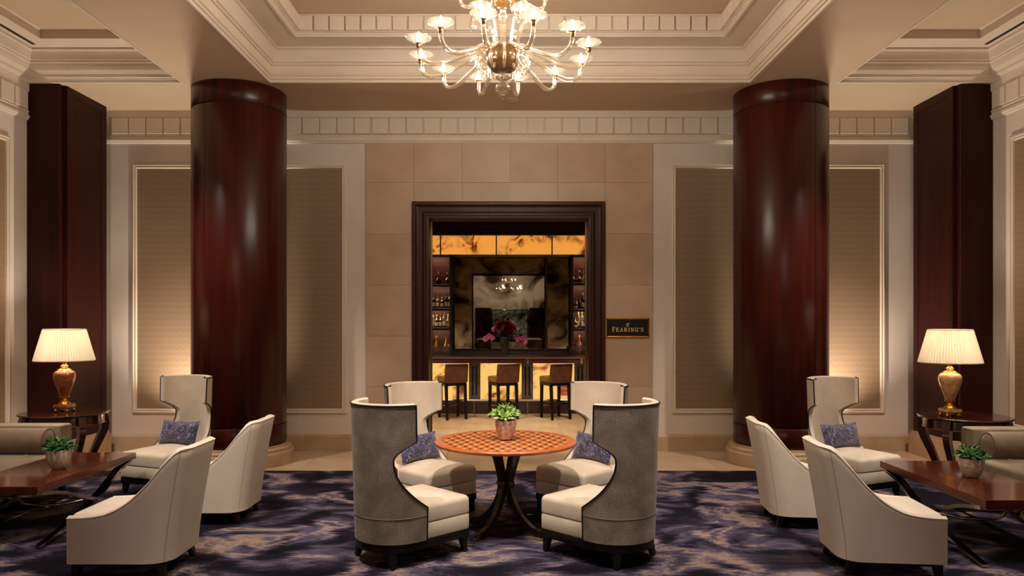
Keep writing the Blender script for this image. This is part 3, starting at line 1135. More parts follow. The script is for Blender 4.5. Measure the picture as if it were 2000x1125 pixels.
BB(-2.6, 2.6, 14.85, 15.88, 0.0, 1.00, 0.01).obj('counter_body', M['barwood'], bb)
BB(-2.62, 2.62, 14.80, 15.88, 1.00, 1.045, 0.006).obj('counter_top', M['burgundy'], bb)
BB(-1.22, 1.28, 15.50, 15.88, 1.045, 3.12).obj('mirror_backing', M['barwood'], bb)
for (x0, x1) in ((-2.6, -2.55), (-1.26, -1.21), (1.27, 1.32), (2.55, 2.6)):
    BB(x0, x1, 15.14, 15.88, 1.045, 3.12, 0.004).obj('upright', M['barwood'], bb)
BB(-2.6, 2.6, 15.12, 15.88, 3.10, 3.115, 0.004).obj('header_rail', M['steel'], bb)
BB(-2.6, 2.6, 15.12, 15.88, 3.525, 3.9).obj('header', M['barwood'], bb)
BB(-2.6, 2.6, 15.10, 15.20, 3.512, 3.526).obj('header_strip', M['steel'], bb)
for (x0, x1) in ((-2.55, -1.26), (1.32, 2.55)):
    BB(x0, x1, 15.56, 15.60, 1.045, 3.10).obj('niche_back', M['redwood'], bb)
SHELF = {-1: (2.50, 2.00, 1.59), 1: (2.53, 1.98, 1.58)}
for sx in (-1, 1):
    x0, x1 = (-2.55, -1.26) if sx < 0 else (1.32, 2.55)
    for z in SHELF[sx]:
        sh = BB(x0, x1, 15.20, 15.56, z - 0.03, z, 0.003).obj('shelf', M['barwood'], bb)
    for z in (3.10,) + tuple(q - 0.03 for q in SHELF[sx]):
        BB(x0, x1, 15.195, 15.205, z - 0.022, z + 0.001).obj('shelf_lip', M['barwood'], bb)
        BB(x0 + 0.02, x1 - 0.02, 15.207, 15.222, z - 0.008, z - 0.001).obj('shelf_light', M['led'], bb)
xs = [-2.6, -1.45, -0.285, 0.88, 2.04, 2.6]
for i in range(5):
    BB(xs[i] + 0.012, xs[i + 1] - 0.012, 15.20, 15.24, 3.118, 3.512, 0.003).obj('onyx_panel', M['onyx_top'], bb)
    if i:
        BB(xs[i] - 0.012, xs[i] + 0.012, 15.18, 15.26, 3.115, 3.525).obj('onyx_mullion', M['void'], bb)

for k, (x0, x1, lab) in enumerate(((-1.20, 0.755, 'wide dark antique mirror panel reflecting the lobby chandelier'), (0.775, 1.265, 'narrow dark antique mirror panel beside the right-hand bottle niche'))):
    mo = thing('antique_mirror', lab, 'mirror', ((x0 + x1) / 2, 15.48, 2.1))
    hw = (x1 - x0) / 2
    G().box(-hw + 0.02, hw - 0.02, 0.0, 0.015, -0.96, 0.97).obj('mirror_glass', M['mirror'], mo)
    G().frame([(0, 0.0), (0, 0.03), (0.012, 0.034), (0.024, 0.02), (0.024, -0.01)], -hw, hw, -0.985, 1.0, lambda u, v, q: (u, -q, v)).obj('mirror_frame', M['brass'], mo)

# bar counter
bar = thing('bar_counter', 'bar counter with glowing amber onyx front and burgundy edge', 'bar counter', (0, 13.6, 0))


def BC(x0, x1, y0, y1, z0, z1, b=0.0):
    return G().box(x0, x1, y0 - 13.6, y1 - 13.6, z0, z1, b)


BC(-2.7, 2.7, 13.66, 14.15, 0.0, 1.0).obj('bar_body', M['barwood'], bar)
BC(-2.7, 2.7, 13.60, 13.66, 0.0, 0.24, 0.004).obj('kick_plate', M['barwood'], bar)
BC(-2.72, 2.72, 13.33, 14.18, 1.035, 1.065, 0.004).obj('bar_top', M['steel'], bar)
BC(-2.72, 2.72, 13.30, 13.66, 0.955, 1.034, 0.02).obj('bar_edge', M['burgundy'], bar)
posts = [-2.62, -1.64, -0.66, 0.325, 1.31, 2.29]
for i, x in enumerate(posts):
    BC(x - 0.105, x + 0.105, 13.565, 13.66, 0.24, 0.955, 0.005).obj('post', M['barmetal'], bar)
    for dx in (-0.035, 0.035):
        BC(x + dx - 0.014, x + dx + 0.014, 13.560, 13.566, 0.34, 0.88).obj('post_groove', M['void'], bar)
    BC(x - 0.022, x + 0.022, 13.292, 13.312, 0.945, 1.045, 0.004).obj('edge_clip', M['chrome'], bar)
    if i < 5:
        BC(x + 0.107, posts[i + 1] - 0.107, 13.62, 13.655, 0.25, 0.95, 0.003).obj('onyx_panel', M['onyx_bar2' if i == 3 else 'onyx_bar'], bar)
    G().tube([(x, -0.06, 0.0), (x, -0.18, 0.0), (x, -0.18, 0.26)], 0.012, 8).obj('foot_rail_bracket', M['steel'], bar)
G().tube([(-2.7, -0.18, 0.26), (2.7, -0.18, 0.26)], 0.026, 12).obj('foot_rail', M['steel'], bar, smooth=60)

# bar room's recessed lamps; the last one is added to brighten the flowers
for (x, y, w_, ang, tilt, what) in ((-1.2, 11.4, 420, 80, 0.05, 'above the left bar stool'), (1.2, 11.4, 420, 80, 0.05, 'above the right bar stool'), (0.0, 13.9, 120, 44, 0.42, 'added to brighten the flowers')):
    d = downlight((x, y, 3.90), 'recessed spotlight in the dark bar ceiling ' + what, 'recessed spotlights of the bar')
    L = bpy.data.lights.new('bar_spot_lamp', 'SPOT')
    L.energy = w_
    L.color = WARM2
    L.spot_size = R(ang)
    L.spot_blend = 0.7
    L.shadow_soft_size = 0.06
    lo = bpy.data.objects.new('bar_spot_lamp', L)
    COL.objects.link(lo)
    lo.parent = d
    lo.location = (0, 0, -0.03)
    lo.rotation_euler = (tilt, 0, 0)

# ================================================================== seating
def leg_mesh(w0, w1, h, dx=0.0, dy=0.0):
    """square tapered leg, top at origin, foot displaced by dx, dy"""
    g = G()
    a, b = w0 / 2, w1 / 2
    vs = [(-a, -a, 0), (a, -a, 0), (a, a, 0), (-a, a, 0), (dx - b, dy - b, -h), (dx + b, dy - b, -h), (dx + b, dy + b, -h), (dx - b, dy + b, -h)]
    return g.add(vs, [(0, 1, 2, 3), (7, 6, 5, 4), (0, 4, 5, 1), (1, 5, 6, 2), (2, 6, 7, 3), (3, 7, 4, 0)])


def resample(poly, step=0.03):
    out = []
    n = len(poly)
    for i in range(n):
        a, b = Vector(poly[i]), Vector(poly[(i + 1) % n])
        k = max(1, int((b - a).length / step))
        for j in range(k):
            out.append(tuple(a + (b - a) * j / k))
    return out


def round_corner_outline(pts, rad, seg=4):
    """pts: polygon; rad: per-corner radius list"""
    out = []
    n = len(pts)
    for i in range(n):
        p, a, b = Vector(pts[i]), Vector(pts[i - 1]), Vector(pts[(i + 1) % n])
        r = rad[i]
        if r <= 0:
            out.append(tuple(p))
            continue
        u, v = (a - p).normalized(), (b - p).normalized()
        p0, p1 = p + u * r, p + v * r
        for k in range(seg + 1):
            t = k / seg
            out.append(tuple(p0 * (1 - t) ** 2 + p * 2 * t * (1 - t) + p1 * t * t))
    return out


def uv_from(o, fn):
    me = o.data
    uvl = me.uv_layers.new(name='UVMap')
    for lp in me.loops:
        uvl.data[lp.index].uv = fn(me.vertices[lp.vertex_index].co)


def wing_yf(z):
    if z <= 0.40:
        return 0.06
    if z <= 0.75:
        t = (z - 0.40) / 0.35
        return -0.19 + 0.25 * (1 - t) ** 2.2
    if z <= 0.87:
        t = (z - 0.75) / 0.12
        return -0.19 + 0.145 * t ** 1.9
    return -0.045 - 0.01 * (z - 0.87) / 0.25


WZ0, WZ1 = 0.17, 1.12


def wing_R(z):
    return 0.287 + 0.03 * (z - WZ0) / (WZ1 - WZ0)


def wing_point(p, Rr):
    a = abs(p)
    if a <= Rr * math.pi / 2:
        x, y = Rr * math.sin(a / Rr), -Rr * math.cos(a / Rr)
    else:
        x, y = Rr, a - Rr * math.pi / 2
    return (math.copysign(x, p), y)


def wing_half(z, Rr):
    yf = wing_yf(z)
    if yf < 0:
        return Rr * (math.pi / 2 + math.asin(max(-1, yf / Rr)))
    return Rr * math.pi / 2 + yf


def make_wing_chair(name, label, group, shell_mat, seam):
    t = thing(name, label, 'chair', group=group)
    zs = [0.17, 0.25, 0.33, 0.40] + [0.40 + 0.35 * k / 12 for k in range(1, 13)] + [0.75 + 0.12 * k / 6 for k in range(1, 7)] + [0.95, 1.03, 1.10, 1.12]
    nc = 36
    TH = 0.048
    outer, inner = [], []
    for z in zs:
        Ro = wing_R(z)
        L = wing_half(z, Ro)
        outer.append([wing_point(-L + 2 * L * i / nc, Ro) + (z,) for i in range(nc + 1)])
        Ri = Ro - TH
        L = wing_half(z, Ri)
        inner.append([wing_point(-L + 2 * L * i / nc, Ri) + (z + (0.004 if z > 1.11 else 0),) for i in range(nc + 1)])
    m = nc + 1
    g = G()
    g.add([q for r_ in outer for q in r_], [(j * m + i, j * m + i + 1, (j + 1) * m + i + 1, (j + 1) * m + i) for j in range(len(zs) - 1) for i in range(nc)])
    sh = g.obj('shell', shell_mat, t, smooth=80)
    uv_from(sh, lambda co: (math.atan2(co.x, -co.y) * 0.29, co.z))
    g = G()
    # lining: inner face, front rims, rounded top rim
    g.add([q for r_ in inner for q in r_], [(j * m + i, (j + 1) * m + i, (j + 1) * m + i + 1, j * m + i + 1) for j in range(len(zs) - 1) for i in range(nc)])
    for e in (0, nc):
        vs, fs = [], []
        for j in range(len(zs)):
            a, b = Vector(outer[j][e]), Vector(inner[j][e])
            mid = (a + b) / 2
            mid.y += 0.012
            vs += [a, mid, b]
        for j in range(len(zs) - 1):
            for k in range(2):
                fs.append((j * 3 + k, (j + 1) * 3 + k, (j + 1) * 3 + k + 1, j * 3 + k + 1))
        g.add(vs, fs)
    vs, fs = [], []
    for i in range(m):
        a, b = Vector(outer[-1][i]), Vector(inner[-1][i])
        c_ = (a + b) / 2
        vs += [a, a.lerp(b, 0.2) + Vector((0, 0, 0.008)), c_ + Vector((0, 0, 0.012)), a.lerp(b, 0.8) + Vector((0, 0, 0.010)), b]
    for i in range(nc):
        for k in range(4):
            fs.append((i * 5 + k, i * 5 + k + 1, (i + 1) * 5 + k + 1, (i + 1) * 5 + k))
    g.add(vs, fs)
    g.obj('lining', M['beige'], t, smooth=60)
    # piping along the edge of the shell
    path = [outer[j][0] for j in range(len(zs))] + outer[-1][1:-1] + [outer[j][nc] for j in range(len(zs) - 1, -1, -1)]
    G().tube(path, 0.0065, 6).obj('piping', M['piping'], t, smooth=80)
    if seam:
        zz = 0.345
        Ro = wing_R(zz) + 0.001
        L = wing_half(zz, Ro)
        G().tube([wing_point(-L + 2 * L * i / nc, Ro) + (zz,) for i in range(nc + 1)], 0.0025, 5).obj('seam', M['piping2'] if 'piping2' in M else M.setdefault('piping2', mat('pale_stitching', C(118, 104, 90), 0.7)), t)
    # seat
    ri = 0.236
    back = [(ri * math.sin(a), -ri * math.cos(a)) for a in [R(-84 + 168 * k / 16) for k in range(17)]]
    front = round_corner_outline([(0.278, 0.03), (0.285, 0.47), (-0.285, 0.47), (-0.278, 0.03)], [0.015, 0.035, 0.035, 0.015])
    outl = resample(back + front, 0.035)
    G().pad(outl, 0.172, 0.283, 0.008, 0, 1, 2).obj('seat_base', M['beige'], t, smooth=40)
    G().pad(outl, 0.285, 0.420, 0.042, 0.032, 4, 5, 0.014).obj('seat_cushion', M['beige'], t, smooth=40)
    rb = [(0.28 * math.sin(a), -0.28 * math.cos(a)) for a in [R(-90 + 180 * k / 20) for k in range(21)]]
    rail = rb + round_corner_outline([(0.28, 0.462), (-0.28, 0.462)], [0.0, 0.0])
    G().pad(rail, 0.112, 0.1705, 0.004, 0, 1, 1).obj('base_rail', M['darkwood'], t, smooth=40)
    for sx in (-1, 1):
        leg_mesh(0.052, 0.032, 0.102, sx * 0.012, 0.01).obj('leg', M['darkwood'], t, loc=(sx * 0.245, 0.425, 0.112))
        leg_mesh(0.052, 0.032, 0.102, sx * 0.02, -0.02).obj('leg', M['darkwood'], t, loc=(sx * 0.195, -0.16, 0.112))
    return t


def face(dx, dy):
    """rotation so that local +y points along (dx, dy)"""
    return math.atan2(-dx, dy)


CXT = -0.035
wg = make_wing_chair('wing_chair', 'tweed-backed wing chair in front of the round table, on its left', 'wing chairs round the marquetry table', M['tweed'], True)
spec = [((CXT - 0.79, 5.243), (1, 1), 'grey tweed-backed barrel wing chair on the near left of the round table'),
        ((CXT + 0.79, 5.243), (-1, 1), 'grey tweed-backed barrel wing chair on the near right of the round table'),
        ((CXT - 0.79, 6.62), (1, -1), 'barrel wing chair with navy pillow on the far left of the round table'),
        ((CXT + 0.79, 6.62), (-1, -1), 'barrel wing chair with navy pillow on the far right of the round table')]
for i, (p, d, lab) in enumerate(spec):
    o = wg if i == 0 else copy_tree(wg)
    o.location = (p[0], p[1], 0.010)
    o.rotation_euler = (0, 0, face(*d))
    o['label'] = lab
wl = make_wing_chair('wing_chair', 'pale beige wing chair with navy pillow behind the left coffee table', 'beige wing chairs by the columns', M['beige'], False)
wl.location = (-3.41, 7.50, 0.010)
wl.rotation_euler = (0, 0, face(-0.36, -0.93))
wr = copy_tree(wl)
wr.location = (3.32, 7.30, 0.010)
wr.rotation_euler = (0, 0, face(0.42, -0.91))
wr['label'] = 'pale beige wing chair with navy pillow behind the right coffee table'


# ---- lumbar pillows
def pillow_mesh(name, w_, h_, t_, m_, seed=1):
    rr = random.Random(seed)
    n, k = 22, 14
    vs, fs = [], []
    for s in (1, -1):
        for j in range(k + 1):
            for i in range(n + 1):
                u, v = -1 + 2 * i / n, -1 + 2 * j / k
                th = t_ * 0.5 * (max(0, 1 - u ** 4) ** 0.6) * (max(0, 1 - v ** 4) ** 0.6)
                x = w_ / 2 * u * (1 - 0.05 * (1 - v * v))
                z = h_ / 2 * v * (1 - 0.09 * (1 - u * u))
                wob = 0.006 * math.sin(7 * u + 3 * v + seed) * (1 - u ** 4) * (1 - v ** 4)
                vs.append((x, s * th + wob, z + h_ / 2))
    m = (n + 1) * (k + 1)
    for j in range(k):
        for i in range(n):
            a = j * (n + 1) + i
            fs.append((a, a + 1, a + n + 2, a + n + 1))
            fs.append((m + a, m + a + n + 1, m + a + n + 2, m + a + 1))
    g = G().add(vs, fs)
    return g


def pillow(chair, label, seed, yaw=0.0, lean=0.32, dx=0.0):
    o = pillow_mesh('lumbar_pillow', 0.46, 0.25, 0.12, M['velvet'], seed).obj('lumbar_pillow', M['velvet'], None, smooth=60, fix=False)
    tag(o, label, 'pillow', 'navy velvet lumbar pillows')
    mw = Matrix.Translation(chair.location) @ Matrix.Rotation(chair.rotation_euler.z, 4, 'Z')
    loc = mw @ Vector((dx, 0.04, 0.437))
    o.location = loc
    o.rotation_euler = (lean, 0, chair.rotation_euler.z + yaw)
    # lean backwards about the pillow's own x axis
    o.rotation_mode = 'XYZ'
    return o


chairs = [o for o in COL.objects if o.name.startswith('wing_chair')]
pillow(chairs[2], 'navy crushed velvet pillow in the far left tweed-edged chair at the round table', 3, 0.06)
pillow(chairs[3], 'navy crushed velvet pillow in the far right tweed-edged chair at the round table', 5, -0.06)
pillow(wl, 'navy crushed velvet pillow on the left beige wing chair', 8, 0.08)
pillow(wr, 'navy crushed velvet pillow on the right beige wing chair', 11, -0.08)


# ---- cream slipper chairs
SL_TOP = [(q[0], q[1]) for q in bez([(0.36, 0.418, 0), (0.20, 0.425, 0), (0.06, 0.450, 0), (-0.07, 0.515, 0), (-0.18, 0.615, 0), (-0.27, 0.735, 0), (-0.345, 0.835, 0), (-0.375, 0.858, 0), (-0.43, 0.866, 0)], 5)]


def sl_z(y):
    P = SL_TOP
    if y >= P[0][0]:
        return P[0][1]
    for a, b in zip(P, P[1:]):
        if b[0] <= y <= a[0]:
            t = (a[0] - y) / (a[0] - b[0])
            return a[1] + (b[1] - a[1]) * t
    return P[-1][1]


def make_slipper(label):
    t = thing('slipper_chair', label, 'chair', group='cream leather slipper chairs')
    W, YF, YR, rc = 0.30, 0.36, -0.30, 0.15
    # U path from right front round the back to left front (bottom outline)
    path = []
    n1 = 18
    for k in range(n1):
        path.append((W, YF + (YR + rc - YF) * k / n1))
    for k in range(9):
        a = R(90 * k / 8)
        path.append((W - rc + rc * math.cos(a), YR + rc - rc * math.sin(a)))
    for k in range(1, 8):
        path.append((W - rc - (2 * W - 2 * rc) * k / 8, YR))
    for k in range(9):
        a = R(90 - 90 * k / 8)
        path.append((-W + rc - rc * math.cos(a), YR + rc - rc * math.sin(a)))
    for k in range(1, n1 + 1):
        path.append((-W, YR + rc + (YF - YR - rc) * k / n1))
    n = len(path)
    cen = (0.0, 0.06)

    def top(p, ins):
        x, y = p
        # inset towards the inside
        if ins:
            x = math.copysign(max(0, abs(x) - ins), x) if abs(x) > W - rc - 1e-6 else x * (W - rc - 0.0) / (W - rc)
            y = max(y, YR + ins * 1.3)
        yt = YF + (y - YF) * (YF + 0.425) / (YF - YR)
        return x, yt
    rows = []
    NV = 12
    for v in range(NV + 1):
        f = v / NV
        row = []
        for p in path:
            xt, yt = top(p, 0)
            zt_ = sl_z(top(p, 0)[1]) - 0.018
            z = 0.105 + (zt_ - 0.105) * f
            h = max(0.0, (z - 0.105)) / 0.761
            y = p[1] + (YF + (p[1] - YF) * (YF + 0.425) / (YF - YR) - p[1]) * (h ** 1.25)
            row.append((p[0] * (0.985 + 0.03 * h), y, z))
        rows.append(row)
    g = G()
    vs = [q for r_ in rows for q in r_]
    # rolled rim and inner face
    TH = 0.055
    extra = []
    for (ins, dz) in ((0.006, 0.010), (0.018, 0.017), (TH * 0.6, 0.018), (TH - 0.006, 0.012), (TH, 0.0)):
        row = []
        for i, p in enumerate(path):
            o = rows[-1][i]
            # inward normal of the U path
            a, b = path[max(0, i - 1)], path[min(n - 1, i + 1)]
            tx, ty = b[0] - a[0], b[1] - a[1]
            L = math.hypot(tx, ty)
            nx, ny = ty / L, -tx / L
            if nx * (cen[0] - p[0]) + ny * (cen[1] - p[1]) < 0:
                nx, ny = -nx, -ny
            row.append((o[0] + nx * ins, o[1] + ny * ins, o[2] + dz))
        extra.append(row)
    low = []
    for k in (0.5, 1.0):
        row = []
        for i, q in enumerate(extra[-1]):
            zb = 0.36
            hh = max(0.0, (q[2] - zb) / 0.736)
            row.append((q[0], q[1] + (0.09 * hh / 0.7 * k if q[1] < 0.0 else 0.0) * (1 if q[1] < -0.05 else q[1] / -0.05), q[2] + (zb - q[2]) * k))
        low.append(row)
    allrows = rows + extra + low
    vs = [q for r_ in allrows for q in r_]
    fs = [(j * n + i, j * n + i + 1, (j + 1) * n + i + 1, (j + 1) * n + i) for j in range(len(allrows) - 1) for i in range(n - 1)]
    # close the two front ends
    fs.append(tuple(j * n for j in range(len(allrows))))
    fs.append(tuple(j * n + n - 1 for j in range(len(allrows)))[::-1])
    g.add(vs, fs)
    g.obj('shell', M['cream'], t, smooth=50)
    # welt along the outside of the rim
    G().tube([(q[0] * 1.0, q[1], q[2] + 0.004) for q in rows[-1]], 0.0035, 5).obj('welt', M['cream'], t, smooth=80)
    # back seams
    for sx in (-1, 1):
        k = n1 + 4 if sx > 0 else n - n1 - 5
        G().tube([(rows[v][k][0] * 1.001, rows[v][k][1] - 0.0008, rows[v][k][2]) for v in range(NV + 1)], 0.0016, 4).obj('back_seam', M['seam_cream'], t)
    # seat and front
    fo = round_corner_outline([(0.285, 0.352), (-0.285, 0.352), (-0.22, -0.23), (0.22, -0.23)], [0.02, 0.02, 0.05, 0.05])
    G().pad(resample(fo, 0.04), 0.106, 0.33, 0.008, 0, 1, 2).obj('seat_base', M['cream'], t, smooth=40)
    co = round_corner_outline([(0.238, 0.365), (-0.238, 0.365), (-0.238, -0.23), (0.238, -0.23)], [0.03, 0.03, 0.03, 0.03])
    G().pad(resample(co, 0.04), 0.33, 0.425, 0.03, 0.02, 4, 4).obj('seat_cushion', M['cream'], t, smooth=40)
    g = G()
    bo = []
    NB = 10
    for k in range(NB + 1):
        f = k / NB
        bo.append((-0.27 - 0.08 * f ** 1.1 + 0.03 * math.sin(math.pi * f), 0.40 + 0.435 * f))
    vs, fs = [], []
    xsn = 13
    for (y, z) in bo:
        for i in range(xsn):
            u = -1 + 2 * i / (xsn - 1)
            vs.append((0.235 * u, y - 0.0 + 0.02 * (1 - u * u), z))
    for j in range(NB):
        for i in range(xsn - 1):
            a = j * xsn + i
            fs.append((a, a + 1, a + xsn + 1, a + xsn))
    m_ = len(vs)
    vs += [(x, y - 0.035, z) for (x, y, z) in vs]
    fs += [tuple(q + m_ for q in f_[::-1]) for f_ in fs]
    for i in range(xsn - 1):
        a = NB * xsn + i
        fs.append((a, a + 1, m_ + a + 1, m_ + a))
    g.add(vs, fs)
    g.obj('inner_back', M['cream'], t, smooth=60)
    ro = round_corner_outline([(0.28, 0.345), (-0.28, 0.345), (-0.28, -0.28), (0.28, -0.28)], [0.01, 0.01, 0.14, 0.14], 6)
    G().pad(resample(ro, 0.05), 0.085, 0.108, 0.003, 0, 1, 1).obj('base_rail', M['darkwood'], t)
    for sx in (-1, 1):
        leg_mesh(0.055, 0.034, 0.090, 0.0, 0.012).obj('leg', M['legwood'], t, loc=(sx * 0.25, 0.315, 0.090))
        leg_mesh(0.055, 0.030, 0.090, sx * 0.012, -0.03).obj('leg', M['legwood'], t, loc=(sx * 0.21, -0.215, 0.090))
    return t


s1 = make_slipper('cream leather slipper chair nearest the camera on the left')
# local +y (front) towards -x for the left pair, +x for the right pair
plan = [((-2.545, 5.06), (-1, 0.0), 'nearest cream slipper chair of the left pair, side-on to the left coffee table'),
        ((-2.53, 6.34), (-1, 0.0), 'farther cream slipper chair of the left pair, in front of the left column'),
        ((2.53, 5.08), (1, -0.10), 'nearest cream slipper chair of the right pair, side-on to the right coffee table'),
        ((2.48, 6.20), (1, -0.10), 'farther cream slipper chair of the right pair, in front of the right column')]
for i, (p, d, lab) in enumerate(plan):
    o = s1 if i == 0 else copy_tree(s1)
    o.location = (p[0], p[1], 0.010)
    o.rotation_euler = (0, 0, face(*d))
    o['label'] = lab


# ---- sofas against the side walls (local: faces +y, runs along x)
def make_sofa(label):
    t = thing('sofa', label, 'sofa', group='olive velvet sofas')
    Lh = 1.25
    G().rbox(-Lh + 0.02, Lh - 0.02, -0.50, 0.48, 0.10, 0.30, 0.02, 3).obj('seat_frame', M['olive'], t, smooth=50)
    G().rbox(-Lh + 0.21, Lh - 0.21, -0.30, 0.53, 0.30, 0.43, 0.035, 4, 0.012).obj('seat_cushion', M['olive'], t, smooth=50)
    G().rbox(-Lh, Lh, -0.54, -0.28, 0.10, 0.76, 0.03, 4).obj('backrest', M['olive'], t, smooth=50)
    for sx in (-1, 1):
        a, b = sorted((sx * (Lh - 0.20), sx * Lh))
        G().rbox(a, b, -0.50, 0.46, 0.10, 0.685, 0.02, 4).obj('arm', M['olive'], t, smooth=50)
        # welt on the arm front
        y = 0.462
        G().tube([(a + 0.012, y, 0.12), (a + 0.012, y, 0.672), (b - 0.012, y, 0.672), (b - 0.012, y, 0.12)], 0.005, 6).obj('welt', M['olive'], t)
        for y in (-0.45, 0.41):
            leg_mesh(0.05, 0.035, 0.10).obj('leg', M['darkwood'], t, loc=(sx * (Lh - 0.08), y, 0.10))
    # tufts on the seat
    for i in range(5):
        for y in (0.02, 0.30):
            G().lathe([(0.0, 0.006), (0.010, 0.004), (0.013, 0.0)], 10).obj('button', M['olive'], t, loc=(-0.8 + 0.4 * i, y, 0.441), smooth=60)
    return t


sl = make_sofa('olive velvet sofa at the left edge beneath the left lamp')
sl.location = (-4.86, 6.05, 0.010)
sl.rotation_euler = (0, 0, face(1, 0))
sr = copy_tree(sl)
sr.location = (4.85, 5.82, 0.010)
sr.rotation_euler = (0, 0, face(-1, 0))
sr['label'] = 'olive velvet sofa at the right edge beneath the right lamp'


def bolster(x0, x1, y, z, lab):
    t = thing('bolster_pillow', lab, 'bolster', ((x0 + x1) / 2, y, z), group='olive velvet bolsters')
    h = abs(x1 - x0) / 2
    r = 0.115
    g = G()
    prof = [(0.0, -h), (r * 0.86, -h), (r * 0.97, -h + 0.012), (r, -h + 0.03), (r * 1.02, 0), (r, h - 0.03), (r * 0.97, h - 0.012), (r * 0.86, h), (0.0, h)]
    vs = []
    g.lathe(prof, 32)
    g.v = [(z_, y_, x_) for (x_, y_, z_) in g.v]
    g.obj('body', M['bolster'], t, smooth=50)
    for s in (-1, 1):
        G().tube([(s * (h - 0.006), r * 0.95 * math.cos(a), r * 0.95 * math.sin(a)) for a in [2 * math.pi * k / 28 for k in range(28)]], 0.006, 6, closed=True).obj('welt', M['bolster'], t, smooth=80)


bolster(-5.18, -4.42, 6.965, 0.572, 'olive velvet bolster pillow against the far arm of the left sofa')
bolster(4.42, 5.18, 6.735, 0.572, 'olive velvet bolster pillow against the far arm of the right sofa')


# ================================================================== tables
# round marquetry table
rt = thing('round_table', 'round table with basket-weave marquetry top on bronzed splayed legs', 'table', (CXT, 5.93, 0.010))
Rt = 0.577
G().lathe([(0.0, 0.700), (Rt - 0.02, 0.700), (Rt - 0.004, 0.706), (Rt, 0.714), (Rt, 0.724), (Rt - 0.004, 0.7295), (Rt - 0.01, 0.730), (0.0, 0.730)], 96).obj('table_top', M['marquetry'], rt, smooth=30)
G().lathe([(0.0, 0.680), (0.16, 0.680), (0.16, 0.700), (0.0, 0.700)], 32).obj('top_plate', M['bronze'], rt, smooth=30)
for k in range(4):
    a = R(45 + 90 * k + 8)
    pts = [(0.135, 0.685), (0.105, 0.62), (0.07, 0.52), (0.043, 0.42), (0.042, 0.34), (0.075, 0.24), (0.15, 0.13), (0.26, 0.05), (0.37, 0.026)]
    P = bez([(r_ * math.cos(a), r_ * math.sin(a), z) for r_, z in pts], 5)
    n_ = len(P)
    lg = G().tube(P, [1.0 - 0.25 * i / n_ for i in range(n_)], 4, flat=(0.030, 0.024), up=(-math.sin(a), math.cos(a), 0.0)).obj('leg', M['bronze'], rt)
    G().tube([(0.054 * math.cos(a), 0.054 * math.sin(a), z) for z in (0.355, 0.372, 0.39, 0.405)], [0.026, 0.033, 0.033, 0.026], 10).obj('collar', M['bronze'], lg, smooth=60)
    G().lathe([(0.0, 0.0), (0.018, 0.0), (0.02, 0.012), (0.0, 0.02)], 10).obj('foot_cap', M['brass'], lg, loc=(0.378 * math.cos(a), 0.378 * math.sin(a), 0.0))


# coffee tables
def make_coffee(label):
    t = thing('coffee_table', label, 'coffee table', group='rosewood coffee tables')
    W, Lh, Z0, Z1 = 0.34, 0.725, 0.392, 0.450
    G().box(-W, W, -Lh, Lh, Z0, Z1, 0.003).obj('table_top', M['rosewood'], t)
    G().box(-W + 0.02, W - 0.02, -Lh + 0.02, Lh - 0.02, Z0 - 0.012, Z0).obj('under_frame', M['chrome'], t)
    for sx in (-1, 1):
        for sy in (-1, 1):
            pts = []
            for (y_, z_) in ((0.66, 0.382), (0.42, 0.335), (0.16, 0.235), (0, 0.185), (-0.22, 0.125), (-0.50, 0.068), (-0.80, 0.017)):
                pts.append((sx * (W - 0.035 + 0.085 * (0.382 - z_) / 0.365), sy * y_, z_))
            pts = bez(pts, 6)
            G().tube(pts, [1.0 - 0.35 * max(0, i / len(pts) - 0.6) / 0.4 for i in range(len(pts))], 4, flat=(0.032, 0.013), up=(0, 0, 1)).obj('cross_leg', M['chrome'], t)
    G().tube([(-W + 0.05, 0, 0.195), (W - 0.05, 0, 0.195)], 0.014, 10).obj('stretcher', M['chrome'], t, smooth=60)
    for sy in (-1, 1):
        G().tube(bez([(-W + 0.05, 0, 0.18), (-0.13, sy * 0.15, 0.17), (0.13, sy * 0.15, 0.17), (W - 0.05, 0, 0.18)], 8), 0.012, 8).obj('curved_stretcher', M['chrome'], t, smooth=60)
    return t


ct = make_coffee('rosewood coffee table with crossed steel legs in front of the left sofa')
ct.location = (-3.91, 6.22, 0.010)
c2 = copy_tree(ct)
c2.location = (3.66, 5.80, 0.010)
c2['label'] = 'rosewood coffee table with crossed steel legs in front of the right sofa'


